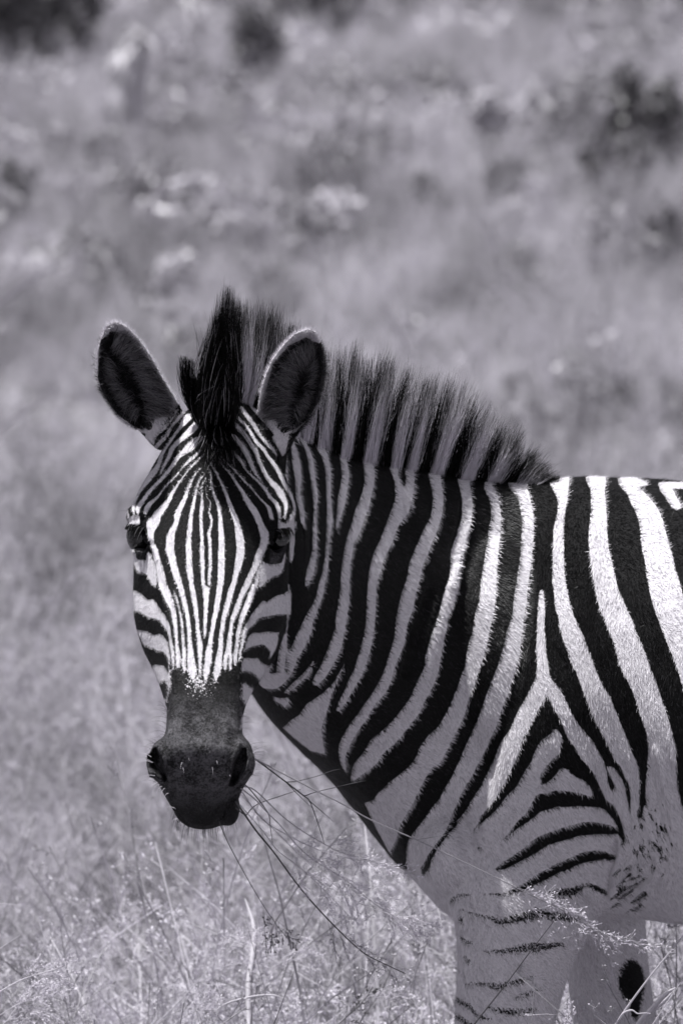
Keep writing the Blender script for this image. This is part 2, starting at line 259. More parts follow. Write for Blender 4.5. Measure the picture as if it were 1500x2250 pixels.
for s in (
 "346 1130 9;341 1143 12;335.3 1150 13.6;333.3 1157 11.3;331.3 1170 8;332.3 1183 6.3;336.3 1197 5.7;342 1210 6.7;344 1223 8;348 1237 7.3;352 1250 8;353.7 1263.3 9;356.3 1277 9.7;358.7 1287 10;366 1303 9.3;372 1317 8.7;377.3 1330 7.3;381.3 1343 6;384 1363 5.3;386 1377 4.7;387 1390 4.3;388 1403 4;389 1417 4.3;390.3 1430 5;392 1443 6;392 1454 6;391 1463 4.3;389.5 1471 1",
 "392.7 1130 5.5;388.7 1143 5.5;383.3 1157 6.7;377.3 1170 8;374.7 1183 9.3;373.7 1197 9.7;374.3 1210 9.7;377.7 1223 9;380.3 1237 8.3;384 1250 8;387.7 1263 8.3;392.7 1277 7.3;397 1290 6.3;400.7 1303 6;404.3 1317 5.7;407.3 1330 6;410 1343 5.3;413.3 1363 4.7;415 1377 5;416 1390 4.7;417 1403 5;417.7 1417 5.7;418.7 1430 6.7;419.3 1443 8;420.3 1457 9;422.3 1470 10;424 1483 8;428 1497 3",
 "382.3 1299 1;383.7 1303 2.3;388.7 1317 2.7;392 1330 2.7;395 1343 2.4;399 1363 3.5;400.3 1377 3;401.3 1390 3.3;402.3 1403 3.7;403.3 1417 4;404.7 1430 4.7;405 1443 5;404.3 1457 5;404.7 1470 4;404.7 1478 1",
 "420 1130 4;418.3 1143 5;417.3 1157 5.3;415.7 1170 5.7;415 1183 5.7;414.3 1197 6.3;414.7 1210 6.7;415.3 1223 6.7;416 1237 6.7;417 1250 7;418.3 1263 7;420 1277 6;422 1290 6;425 1303 5.7;427 1317 5.7;429 1330 5.7;431 1350 5;433.3 1363 4.7;434 1377 4.7;435.7 1390 5;437.3 1403 5.3;439.3 1417 6.5;439.3 1430 6;439.7 1443 5;439.7 1457 4.3;439.7 1470 3.7;440 1487 2.5",
 "441 1130 3.7;441.7 1143 4.3;442 1157 4;442.7 1170 4;443.7 1183 4.3;444 1197 4.7;444 1223 5.3;445.3 1250 4.7;445.7 1277 4.3;448 1290 4.5",
 "459.3 1126 2.7;465.3 1143 3.3;463 1157 3;459.3 1170 4;460.3 1183 4.3;461.3 1197 4;461.3 1210 4;461.7 1237 4.3;459.7 1263 3.7;459 1283 4.3",
 "453.3 1295 8;452 1303 7.3;452.7 1317 6;452.3 1330 5.7;452 1343 5;450.7 1363 4.7;450.3 1377 4.3;450.3 1390 3.7;450 1397 2;449 1402 1",
 "483.7 1130 5;484 1143 5.3;484.7 1157 6;485.7 1170 6.3;486.3 1183 7;486.7 1197 7.3;486.3 1210 7.7;486 1223 8;486 1250 8;485.7 1263 7.7;484.7 1277 7.3;482.7 1290 7.3;480.7 1303 6.7;478.7 1317 6.7;476.3 1330 6.7;474.7 1343 6;469.7 1363 5.7;467.7 1377 5;465.3 1390 5.3;463.3 1403 5.3;461.3 1417 5.7;459 1430 7.7;457.7 1443 8.3;456.7 1457 8;454.7 1470 8;453 1483 6;450 1500 3",
 "513.3 1130 6;518.7 1143 7;521.7 1157 7;524.7 1170 8.7;526.7 1183 9.3;528 1197 9.3;528 1210 9.3;527 1223 9.7;524 1237 8.7;521 1250 7.7;517.3 1263 6;514.3 1277 5.7;510.3 1290 7;506 1303 6.7;502.7 1317 6.7;498.7 1330 6.7;495.3 1343 6;490.3 1363 5;488.7 1377 5.3;486 1390 4.7;485.3 1403 5.3;484.3 1417 5.7;483.7 1430 6.3;481.3 1443 7.3;479.7 1457 8.3;478.7 1470 8.5;474.7 1483 6;472 1497 2",
 "562 1130 8;568.3 1143 7.7;574 1157 8;579 1170 10.3;581 1177 10.3;581 1183 9;578.7 1197 8.7;574 1210 9.3;568 1223 8.7;563.3 1237 8;557.7 1250 7;551.3 1263 6.7;545.3 1277 7.3;539.3 1290 7.6;532.3 1303 6.3;526.7 1317 6;522 1330 6.5;517.7 1343 6;509.7 1363 5;507.7 1377 4.3;506 1390 4.7;504 1403 5.3;502.7 1417 6;501.3 1430 6.5;495.5 1443 5;494.7 1457 4.7;495.3 1470 2.7",
 "503 1428 5;506.7 1443 3.6;506 1457 4;504.7 1470 2.7",
 "569 1250 3;564.7 1263 4;562.7 1277 6;558 1290 6.7;553 1303 7;548 1317 7.3;542.3 1330 7;536.7 1343 6.5;529 1363 5.5;526.3 1377 5;523.3 1390 5.3;521.3 1403 4.7;520 1417 4.7;518.3 1430 5;516.3 1443 5.5;516 1457 3.5;515 1461 1.5",
 "556 1363 8;543 1377 6.3;537.7 1390 5.7;534 1403 5.3;531.3 1417 4;528.3 1430 3;526.7 1443 3;525 1452 1.5",
 "354.7 1352 7;362 1363 7;365 1370 6.7;367.7 1377 6.3;370 1383 4.7;371.7 1390 4.3;373.3 1397 3.3;374.3 1403 3.7;376.3 1417 4.3;378.7 1430 4;380 1443 4.5;381 1457 3;380.7 1470 1",
 "634 1285 2;634.5 1310 2;633 1340 2;630 1380 2;622 1420 2.5;610 1446 3;598 1464 3;585 1482 4",
 "534 1575 4;532 1590 4;529 1600 3", "362 1537 2.5;365 1543 2",
 "291 1185 2.5;292 1200 3;292.5 1230 3.5", "326 1214 2.5;331 1222 4"): hd('W', N(s))
hd('PW', P2(450, 1130, .13333, "950 770 1010 800 1100 820 1200 815 1260 790 1310 650 1335 600 1335 700 1300 880 1260 970 1200 1010 1130 1030 1050 1080 990 1130 950 1190 900 1210 885 1190 890 1000 900 850"))
hd('PW', PN("628.7 1300 640 1295 640 1352 625 1350 610 1350.7 591 1354.7 576.7 1356.7 564.7 1362 556.7 1368.7 550 1375 543 1385 538 1377 545 1362 552.7 1348.7 560.7 1338 570 1327 578 1319 586 1322 594 1316.7 600.7 1311 610 1307 623 1304.7"))
hd('PW', PN("614 1388 603 1388.7 590 1386.7 576.7 1388.7 570 1390.7 563 1389 554 1390.7 547 1396.7 543 1403 538 1416.7 534 1432.7 532.7 1438 536.7 1432.7 543 1426 554 1420.7 563 1419 576.7 1416.7 583 1419 588.7 1427 594 1432.7 589 1448 596.7 1443 604.7 1430 610 1416.7 612 1403 611 1396.7"))
hd('PW', PN("535 1446 543 1444.7 554 1446.7 564.7 1445 570 1448.7 574 1455 580.7 1459 586 1460 592 1464 586 1484 574 1499 568.7 1494 563 1486 556.7 1480.7 550 1476.7 540.7 1474.7 532.7 1474.7 528 1478 530 1457"))
hd('PW', PN("532 1503 538 1500.7 546 1507 552.7 1510 558 1518 562 1525 555 1547 547 1562 542 1560.7 539 1550 535 1542 530 1534 531 1515"))
hd('PW', PN("302 1228.7 314 1228.7 320.7 1231 323 1212.7 328.7 1218 334 1226 340.7 1236.7 344.7 1250 346.7 1270 346 1286 336.7 1287 331 1278 326 1268.7 320.7 1262 312.7 1258 303 1256.7 296.7 1247 290 1234 285 1200 293 1190 297 1212"))
hd('PW', PN("280 1290 290 1294 300.7 1298 310 1303 318 1311 326 1318 336.7 1315 344.7 1324.7 350 1334 355 1343 360.7 1354 367 1366 371 1377 362 1377 357 1374 351 1363 344.7 1359 334 1358 323 1355 315 1350 304.7 1343 292 1343 280 1343"))
hd('PW', PN("296 1381 302.7 1383 313 1384.7 325 1387 333 1392.7 341 1395 349 1391 357 1395 364 1403 368 1410 372 1424.7 374.7 1443 374 1462 371.5 1466 370.7 1456.7 366.7 1443 361 1435 354.7 1431 346.7 1430 336 1424.7 330.7 1424 325 1419 316 1418 309 1404"))
hd('PW', PN("320 1460 328 1462 337 1462 344 1459 352 1460.7 360 1463 365 1470 369.5 1478 372 1466 377 1464 376 1480 376 1503 370 1525 366 1543 368 1523 367 1503 364 1498.7 360 1496.7 352 1500.7 348 1506 344 1507 330 1508 330 1475"))
# brow lids
hd('PW', P2(250, 900, .2, "150 1200 175 1175 225 1155 290 1160 292 1265 230 1275 165 1262"))
hd('B', N("613 1172 11;607 1195 13;603 1212 11")); hd('B', N("303 1172 11;307 1192 13;308 1208 10"))
# ear backs and fronts
hd('PW', PN("330 985 318 960 322 940 345 930 372 900 388 860 400 850 396 885 375 915 350 945 338 965 336 985"))
hd('PW', PN("200 690 260 690 330 760 370 830 392 860 385 900 350 950 322 955 290 945 240 910 205 830"))
hd('PW', PN("540 850 570 790 640 720 690 715 720 770 715 860 690 905 650 950 610 960 640 955 610 965 575 925 545 890"))
hd('PB', PN("217 790 222 748 244 728 272 735 308 772 338 812 355 845 350 890 330 945 300 940 258 910 226 868 216 830"))
hd('PB', PN("590 840 600 800 634 760 672 742 700 755 710 790 710 840 698 885 678 918 650 940 622 952 606 935 620 905 608 880 584 862"))
def bake(ops, x0, y0, w, h):
    f = np.full((h, w), -20.0, np.float32)
    yy, xx = np.mgrid[0:h, 0:w]; xx = (xx + x0).astype(np.float32); yy = (yy + y0).astype(np.float32)
    PAD = 14
    for kind, a in ops:
        poly = kind[0] == 'P'
        if poly:
            pts = a; lo = a.min(0) - PAD; hi = a.max(0) + PAD
        else:
            pts = crom(a, 3) if len(a) > 2 else a
            lo = (a[:, :2] - a[:, 2:]).min(0) - PAD; hi = (a[:, :2] + a[:, 2:]).max(0) + PAD
        i0 = max(0, int(lo[1] - y0)); i1 = min(h, int(hi[1] - y0) + 1); j0 = max(0, int(lo[0] - x0)); j1 = min(w, int(hi[0] - x0) + 1)
        if i1 <= i0 or j1 <= j0: continue
        X = xx[i0:i1, j0:j1]; Yv = yy[i0:i1, j0:j1]
        if poly:
            d = np.full(X.shape, 1e9, np.float32); ins = np.zeros(X.shape, bool); n = len(pts)
            for k in range(n):
                ax, ay = pts[k]; bx, by = pts[(k + 1) % n]; ex, ey = bx - ax, by - ay
                t = np.clip(((X - ax) * ex + (Yv - ay) * ey) / (ex * ex + ey * ey + 1e-9), 0, 1)
                d = np.minimum(d, np.hypot(X - ax - t * ex, Yv - ay - t * ey))
                if ay != by: ins ^= ((ay > Yv) != (by > Yv)) & (X < (bx - ax) * (Yv - ay) / (by - ay) + ax)
            s = np.where(ins, d, -d)
        else:
            s = np.full(X.shape, -40.0, np.float32)
            for k in range(len(pts) - 1):
                ax, ay, ar = pts[k]; bx, by, br = pts[k + 1]; rr = max(ar, br) + PAD
                a0 = max(0, int(min(ay, by) - rr - y0) - i0); a1 = min(X.shape[0], int(max(ay, by) + rr - y0) + 1 - i0)
                b0 = max(0, int(min(ax, bx) - rr - x0) - j0); b1 = min(X.shape[1], int(max(ax, bx) + rr - x0) + 1 - j0)
                if a1 <= a0 or b1 <= b0: continue
                Xs = X[a0:a1, b0:b1]; Ys = Yv[a0:a1, b0:b1]; ex, ey = bx - ax, by - ay
                t = np.clip(((Xs - ax) * ex + (Ys - ay) * ey) / (ex * ex + ey * ey + 1e-9), 0, 1)
                s[a0:a1, b0:b1] = np.maximum(s[a0:a1, b0:b1], ar + (br - ar) * t - np.hypot(Xs - ax - t * ex, Ys - ay - t * ey))
        sub = f[i0:i1, j0:j1]
        if kind[-1] == 'W': np.maximum(sub, s, out=sub)
        else: np.minimum(sub, -s, out=sub)
    return np.clip(f, -12, 12)
HG = (200, 640, 500, 1240); BG = (560, 860, 1010, 1500)
F_HEAD = bake(HEAD, *HG); F_BODY = bake(BODY, *BG)
def sample(F, G, px, py):
    x = np.clip(px - G[0], 0, G[2] - 1.001); y = np.clip(py - G[1], 0, G[3] - 1.001)
    i = y.astype(int); j = x.astype(int); u = x - j; v = y - i
    return (F[i, j] * (1 - u) + F[i, j + 1] * u) * (1 - v) + (F[i + 1, j] * (1 - u) + F[i + 1, j + 1] * u) * v
def stroke_w(px, py, pts, soft):
    "0..1 weight of points inside a stroke, soft edge"
    pts = np.asarray(pts, float); out = np.full(px.shape, -1e9)
    for k in range(len(pts) - 1):
        ax, ay, ar = pts[k]; bx, by, br = pts[k + 1]; ex, ey = bx - ax, by - ay
        t = np.clip(((px - ax) * ex + (py - ay) * ey) / (ex * ex + ey * ey + 1e-9), 0, 1)
        out = np.maximum(out, ar + (br - ar) * t - np.hypot(px - ax - t * ex, py - ay - t * ey))
    q = np.clip(out / soft + .5, 0, 1); return q * q * (3 - 2 * q)
# ---------------------------------------------------------------- the animal: one continuous body grown from overlapping closed forms
def HY(Y): return -.44 + (Y + .44) * 1.08 if Y < -.44 else Y       # pitch of the head, nose toward the viewer
NR = 56
PH = np.arange(NR) / NR * 2 * math.pi
def ring_tb(T, B, Y, w, axis, k=.25, low=1.0):
    "oval between a top and a bottom point; w half thickness, k narrows the top"
    t = W(T[0], T[1], Y); b = W(B[0], B[1], Y); c = (t + b) / 2; h = (t - b) / 2
    s = np.cross(axis, h); s /= np.linalg.norm(s); co = np.cos(PH); si = np.sin(PH)
    f = w * (1 - k * co - .10 * co * co)
    sg = np.sign(si) * np.abs(si) ** .88
    return c + h * co[:, None] + s * (f * sg)[:, None]
def loft_tb(rows, sub=4, **kw):
    A = crom(np.array([[*r[0], *r[1], r[2], r[3], r[4]] for r in rows], float), sub)
    cen = (W(A[:, 0], A[:, 1], A[:, 4]) + W(A[:, 2], A[:, 3], A[:, 4])) / 2
    ax = np.gradient(cen, axis=0)
    return loft([ring_tb(a[:2], a[2:4], a[4], a[5], x, a[6]) for a, x in zip(A, ax)])
def loft_leg(rows, sub=4):
    "rows: centre px, py, Y, half width px, half depth m"
    A = crom(np.array(rows, float), sub); R = []
    for px, py, Y, rx, ry in A:
        c = W(px, py, Y); r = rx / 1500.0
        R.append(c + np.stack([r * np.cos(PH), ry * np.sin(PH), 0 * PH], 1))
    R = np.array(R); R[..., 2] = np.maximum(R[..., 2], 0.0); return loft(R)
def blob(px, py, Y, rx, ry, rz, roll=0.0, yaw=0.0):
    "ellipsoid; rx, rz in px, ry in metres"
    a = np.linspace(-math.pi / 2, math.pi / 2, 20)[1:-1]
    R = np.array([np.stack([np.cos(t) * np.cos(PH) * rx / 1500, np.cos(t) * np.sin(PH) * ry, np.full(NR, math.sin(t) * rz / 1500)], 1) for t in a])
    cr, sr = math.cos(roll), math.sin(roll); R = R @ np.array([[cr, 0, sr], [0, 1, 0], [-sr, 0, cr]]).T
    cy, sy = math.cos(yaw), math.sin(yaw); R = R @ np.array([[cy, -sy, 0], [sy, cy, 0], [0, 0, 1]]).T
    return loft(R + W(px, py, Y))
FORMS = []
# neck and trunk (top point, bottom point, depth, half thickness, top narrowing)
FORMS.append(loft_tb([
 ((505, 900), (520, 1330), -.43, .070, .30), ((560, 905), (560, 1440), -.385, .078, .38), ((640, 948), (590, 1508), -.325, .086, .42),
 ((740, 992), (648, 1612), -.24, .096, .42), ((840, 1016), (722, 1690), -.16, .108, .40), ((940, 1034), (797, 1772), -.09, .124, .36),
 ((1040, 1050), (868, 1872), -.03, .150, .32), ((1130, 1058), (925, 1952), .0, .180, .26), ((1230, 1052), (1005, 2022), .01, .205, .12),
 ((1330, 1048), (1160, 2036), .0, .230, -.02), ((1430, 1053), (1390, 2018), -.03, .250, -.12), ((1560, 1070), (1560, 2036), -.085, .268, -.14),
 ((1750, 1088), (1760, 2062), -.18, .28, -.10), ((2000, 1082), (2000, 2055), -.31, .29, .12), ((2250, 1050), (2230, 1980), -.44, .285, .03),
 ((2470, 1045), (2430, 1900), -.56, .260, .08), ((2650, 1078), (2600, 1800), -.65, .215, .1), ((2770, 1160), (2740, 1660), -.71, .14, .05), ((2815, 1290), (2800, 1500), -.735, .06, 0)]))
# shoulder, breast, elbow
FORMS.append(blob(1125, 1480, -.065, 175, .130, 330, roll=-.28, yaw=-.30))
FORMS.append(blob(1040, 1700, -.045, 130, .125, 200, roll=-.45))
FORMS.append(blob(1175, 1800, -.035, 150, .100, 190, roll=.1))
FORMS.append(blob(985, 1850, .0, 90, .17, 130, roll=-.3))
FORMS.append(blob(960, 1560, -.075, 120, .09, 260, roll=-.40, yaw=.1))
# forelegs
FORMS.append(loft_leg([(1170, 1750, -0.058, 120, .07), (1155, 1880, -0.083, 165, .092), (1156, 1970, -0.088, 168, .095), (1147, 2050, -0.086, 146, .09), (1128, 2130, -0.083, 124, .082), (1108, 2250, -0.078, 110, .072),
 (1093, 2380, -0.082, 88, .06), (1086, 2500, -0.080, 66, .048), (1086, 2560, -0.080, 66, .05), (1088, 2630, -0.079, 46, .036), (1090, 2780, -0.079, 38, .028), (1090, 2880, -0.079, 44, .034), (1078, 2940, -0.079, 42, .034), (1062, 2990, -0.084, 56, .042), (1052, 3060, -0.084, 70, .052)]))
FORMS.append(loft_leg([(1330, 1750, 0.120, 110, .07), (1325, 1900, 0.140, 120, .09), (1322, 1990, 0.150, 100, .085), (1330, 2080, 0.150, 92, .08), (1338, 2160, 0.150, 92, .075), (1350, 2250, 0.150, 92, .068),
 (1358, 2380, 0.150, 76, .058), (1362, 2500, 0.150, 62, .048), (1362, 2560, 0.150, 64, .05), (1366, 2630, 0.150, 46, .036), (1374, 2780, 0.150, 38, .028), (1378, 2880, 0.150, 44, .034), (1370, 2940, 0.150, 42, .034), (1356, 2990, 0.150, 56, .042), (1348, 3060, 0.150, 70, .052)]))
# hind legs
for Yh, dx in ((-.74, 0), (-.48, 130)):
    FORMS.append(loft_leg([(2560 + dx, 1500, Yh + .05, 200, .10), (2540 + dx, 1700, Yh, 215, .12), (2510 + dx, 1880, Yh, 185, .11), (2520 + dx, 2050, Yh, 135, .085), (2570 + dx, 2220, Yh, 92, .06), (2620 + dx, 2350, Yh, 78, .048), (2630 + dx, 2440, Yh, 66, .045),
     (2610 + dx, 2560, Yh, 48, .036), (2590 + dx, 2740, Yh, 42, .032), (2578 + dx, 2870, Yh, 48, .036), (2560 + dx, 2940, Yh, 45, .034), (2540 + dx, 2990, Yh, 58, .042), (2530 + dx, 3060, Yh, 72, .05)]))
# tail root
tl = crom(np.array([W(2770, 1180, -.71), W(2850, 1230, -.76), W(2880, 1400, -.78), W(2885, 1650, -.78), W(2880, 1900, -.77)]), 5)
FORMS.append(loft([c + np.stack([r * np.cos(PH), r * np.sin(PH), .3 * r * np.cos(PH)], 1) for c, r in zip(tl, np.linspace(.042, .012, len(tl)))]))
# head: rings perpendicular to the bone of the nose; half profiles (lateral, backward) in px
# py, cx, Y front, (wf vf) (ws vs) (wj vj) D
HR = [(868, 492, -.440, 30, 14, 60, 50, 52, 100, 130), (890, 490, -.468, 50, 14, 88, 60, 76, 130, 175), (950, 482, -.508, 72, 18, 122, 84, 98, 190, 240), (1010, 475, -.540, 104, 28, 149, 84, 120, 220, 290),
      (1065, 468, -.566, 128, 36, 170, 78, 136, 250, 330), (1120, 465, -.590, 142, 46, 183, 84, 148, 270, 356), (1170, 463, -.612, 122, 36, 172, 96, 158, 270, 366), (1220, 462, -.632, 108, 30, 169, 115, 163, 268, 368), (1270, 461, -.652, 99, 26, 170, 135, 160, 262, 360),
      (1330, 458, -.675, 90, 24, 158, 145, 148, 245, 335), (1400, 455, -.703, 80, 22, 127, 148, 118, 215, 275), (1460, 452, -.727, 76, 20, 104, 128, 88, 178, 218),
      (1520, 449, -.750, 74, 20, 86, 92, 76, 148, 184), (1575, 448, -.771, 74, 20, 82, 66, 74, 130, 170), (1612, 446, -.786, 74, 16, 88, 54, 76, 122, 165), (1645, 443, -.796, 78, 14, 106, 48, 82, 118, 163),
      (1680, 441, -.792, 80, 12, 110, 50, 86, 116, 160), (1708, 441, -.780, 72, 13, 94, 54, 82, 112, 155), (1735, 443, -.765, 62, 14, 78, 52, 70, 100, 142), (1762, 444, -.749, 54, 15, 67, 50, 58, 94, 130), (1786, 443, -.733, 44, 12, 55, 36, 48, 66, 88), (1801, 442, -.722, 33, 9, 41, 26, 34, 46, 62), (1810, 441, -.716, 20, 6, 26, 18, 20, 32, 42), (1815, 441, -.712, 7, 3, 11, 10, 9, 18, 24)]
TH = math.radians(28); PX = 1 / 1575.0
Bk = np.array([0, math.cos(TH), -math.sin(TH)]); Lat = np.array([math.cos(.045), 0, -math.sin(.045)])
def head_ring(r):
    py, cx, Y, wf, vf, ws, vs_, wj, vj, D = r
    c = W(cx, py, HY(Y))
    half = np.array([(0, 0), (wf * .55, vf * .22), (wf, vf), (ws * .5 + wf * .5, vf * .55 + vs_ * .45), (ws, vs_), (ws * .45 + wj * .55, vs_ * .5 + vj * .5), (wj, vj), (wj * .62, vj * .35 + D * .65), (0, D)], float)
    full = np.vstack([half, half[-2:0:-1] * np.array([-1, 1])])
    n = len(full); Q = np.vstack([full[-1:], full, full[:2]]); o = []
    for i in range(n):
        a, b, c_, d = Q[i], Q[i + 1], Q[i + 2], Q[(i + 3) % len(Q)]
        for t in np.arange(4) / 4: o.append(.5 * ((2 * b) + (c_ - a) * t + (2 * a - 5 * b + 4 * c_ - d) * t * t + (3 * b - 3 * c_ + d - a) * t ** 3))
    o = np.array(o) * PX
    return c + o[:, :1] * Lat + o[:, 1:] * Bk
HA = crom(np.array(HR, float), 3)
FORMS.append(loft([head_ring(r) for r in HA][::-1]))
# chin and lower lip, pushed to the right by chewing
FORMS.append(blob(497, 1768, HY(-.705), 28, .040, 47, roll=-.15))
FORMS.append(blob(455, 1745, HY(-.680), 56, .05, 56))
# nostril wings
FORMS.append(blob(356, 1672, HY(-.762), 29, .036, 46, roll=.10)); FORMS.append(blob(528, 1668, HY(-.762), 29, .036, 50, roll=-.12))
# brow ridges over the eyes
FORMS.append(blob(303, 1132, HY(-.548), 25, .032, 24)); FORMS.append(blob(625, 1136, HY(-.548), 24, .032, 24))
# ears: cupped shells
def ear(base, axis, stations, Yb, Yt, cup, thick=.0075, side=1):
    ax = np.array(axis, float); ax /= np.linalg.norm(ax); u = np.array([-ax[1], ax[0]])
    A = crom(np.array(stations, float), 5); L = A[-1, 0]; R = []
    for s, c, h in A:
        h = max(h, 3.0); q = s / L; Y0 = Yb + (Yt - Yb) * q
        cp = cup * min(1, h / 60.) * (1.15 - .55 * q)
        uu = np.linspace(-1, 1, 22)
        def pt(k, dv, sc):
            p = np.array(base) + ax * s + u * (c + h * k * sc)
            return W(p[0], p[1], Y0 + cp * (1 - abs(k) ** 2.2) + dv)
        outer = [pt(k, thick, 1.0) for k in uu]; inner = [pt(k, -thick * .3, .94) for k in uu[::-1]]
        R.append(np.array(outer + inner))
    return loft(R[::-1])
EAR_L = dict(base=(358, 935), axis=(-.45, -.89), stations=[(-45, 6, 40), (-10, 4, 50), (20, 0, 55), (58, -13, 65), (109, -19, 67), (150, -19, 66), (204, -12, 50), (238, -3, 28), (254, 0, 8)])
EAR_R = dict(base=(612, 950), axis=(.324, -.946), stations=[(-50, -14, 40), (-15, -10, 48), (15, -8, 52), (50, -4, 60), (85, -4, 65), (135, -6, 63), (185, -5, 50), (218, -7, 30), (238, -4, 9)])
for E in (EAR_L, EAR_R): FORMS.append(ear(Yb=-.458, Yt=-.605, cup=.062, **E))
# ear roots
FORMS.append(blob(362, 935, -.43, 46, .05, 50, roll=-.4)); FORMS.append(blob(592, 955, -.43, 52, .05, 58, roll=.2))

def join_forms(forms):
    V = []; Q = []; T = []; n = 0
    for v, f, t in forms: V.append(v); Q.append(f + n); T.append(t + n); n += len(v)
    return mesh_np('raw', np.vstack(V), [np.vstack(Q), np.vstack(T)])
raw = bpy.data.objects.new('raw', join_forms(FORMS)); COL.objects.link(raw)
md = raw.modifiers.new('r', 'REMESH'); md.mode = 'VOXEL'; md.voxel_size = VOX; md.adaptivity = 0
dg = bpy.context.evaluated_depsgraph_get(); dg.update()
ev = raw.evaluated_get(dg).to_mesh()
nv = len(ev.vertices); V = np.empty(nv * 3, np.float32); ev.vertices.foreach_get('co', V); V = V.reshape(-1, 3).astype(np.float64)
npf = len(ev.polygons); lt = np.empty(npf, np.int32); ev.polygons.foreach_get('loop_total', lt)
li = np.empty(len(ev.loops), np.int32); ev.loops.foreach_get('vertex_index', li)
assert (lt == 4).all() if npf else False
Fq = li.reshape(-1, 4)
raw.evaluated_get(dg).to_mesh_clear(); bpy.data.objects.remove(raw)
# keep the largest shell only
def edges_of(F):
    E = np.vstack([F[:, [0, 1]], F[:, [1, 2]], F[:, [2, 3]], F[:, [3, 0]]]); E.sort(axis=1)
    return np.unique(E[:, 0].astype(np.int64) * (F.max() + 1) + E[:, 1]), F.max() + 1
def shells(n, F):
    lab = np.arange(n)
    while True:
        m = lab[F].min(1); new = lab.copy(); np.minimum.at(new, F.ravel(), np.repeat(m, 4)); new = new[new]
        if (new == lab).all(): return lab
        lab = new
lab = shells(nv, Fq); u_, c_ = np.unique(lab, return_counts=True); keep = lab == u_[c_.argmax()]
ix = np.cumsum(keep) - 1; Fq = ix[Fq[keep[Fq[:, 0]]]]; V = V[keep]; nv = len(V)
def smooth(V, F, it, lam=.5, wt=None):
    k, m = edges_of(F); a = (k // m).astype(int); b = (k % m).astype(int)
    deg = np.bincount(a, minlength=len(V)) + np.bincount(b, minlength=len(V))
    for _ in range(it):
        S_ = np.stack([np.bincount(a, V[b, c], len(V)) + np.bincount(b, V[a, c], len(V)) for c in range(3)], 1) / deg[:, None]
        V = V + (S_ - V) * (lam if wt is None else lam * wt[:, None])
    return V
def normals(V, F):
    n = np.cross(V[F[:, 2]] - V[F[:, 0]], V[F[:, 3]] - V[F[:, 1]]); N_ = np.zeros_like(V)
    for k in range(4):
        for c in range(3): N_[:, c] += np.bincount(F[:, k], n[:, c], len(V))
    return N_ / (np.linalg.norm(N_, axis=1, keepdims=True) + 1e-12)
px, py = PXY(V)
isear = (V[:, 1] < -.37) & (py < 960) & ((px < 385) | (px > 560)) & (px < 740)
soft = np.where(isear, .12, 1.0); headz = (V[:, 1] < -.42) & (px < 665)
soft = np.where(headz & ~isear, .5, soft)
V = smooth(V, Fq, 26, .5, soft)
# one finer level on the head so that its narrow stripes stay sharp
def refine(V, F, sel):
    "split the selected quads in four, their neighbours into fans that meet the new midpoints"
    n = len(V); E = np.stack([F, np.roll(F, -1, 1)], -1); E = np.sort(E, -1); key = E[..., 0].astype(np.int64) * n + E[..., 1]
    used = np.unique(key[sel]); mid = V[used // n] * .5 + V[used % n] * .5
    pos = np.searchsorted(used, key); pos = np.clip(pos, 0, len(used) - 1); has = used[pos] == key; M = np.where(has, n + pos, -1)
    fc = V[F[sel]].mean(1); nc = n + len(used) + np.arange(len(fc)); Vn = np.vstack([V, mid, fc])
    A = F[sel]; m = M[sel]
    quads = [np.stack([A[:, k], m[:, k], nc, m[:, k - 1]], 1) for k in range(4)]
    rest = ~sel; cnt = has[rest].sum(1); FR = F[rest]; MR = M[rest]
    quads.append(FR[cnt == 0]); ngons = {}
    for c in (1, 2, 3, 4):
        for f, mm in zip(FR[cnt == c], MR[cnt == c]):
            p = []
            for k in range(4):
                p.append(f[k])
                if mm[k] >= 0: p.append(mm[k])
            ngons.setdefault(len(p), []).append(p)
    return Vn, np.vstack(quads), [np.array(g) for g in ngons.values()]
px, py = PXY(V)
NV = normals(V, Fq)
# ---------------------------------------------------------------- modelling marks (push along the normal or backward)
head = (V[:, 1] < -.42) & (px < 668); front = head & (NV[:, 1] < .35)
def push(mask, pts, soft_px, amt, along='n'):
    global V
    wgt = stroke_w(px, py, pts, soft_px) * mask
    V = V + (NV if along == 'n' else np.array(along)[None]) * (wgt * amt)[:, None]
Z = lambda s: np.array([float(t) for t in s.replace(';', ' ').split()]).reshape(-1, 3)
BACK = (0, 1, 0)
# nostrils
push(front, Z("340 1650 4;342 1668 10;346 1684 11;353 1698 8;362 1713 3"), 8, .032, BACK)
push(front, Z("535 1650 4;532 1668 10;526 1686 12;518 1706 9;509 1724 3"), 8, .034, BACK)
push(front, Z("331 1660 2;330 1680 3;336 1704 3"), 8, .006); push(front, Z("553 1660 2;555 1680 3;550 1700 3"), 8, .004)
push(front, Z("352 1640 4;360 1668 3;367 1700 3"), 9, .004); push(front, Z("524 1636 4;516 1668 3;506 1700 3"), 9, .004)
# flat of the nose, bony ridge ends, dents
push(front, Z("437 1565 20;437 1600 26"), 30, -.0035); push(front, Z("405 1545 6;400 1600 8"), 14, .0025); push(front, Z("495 1590 7;500 1605 8"), 12, .003)
push(front, Z("478 1600 6;482 1630 6"), 14, -.003)
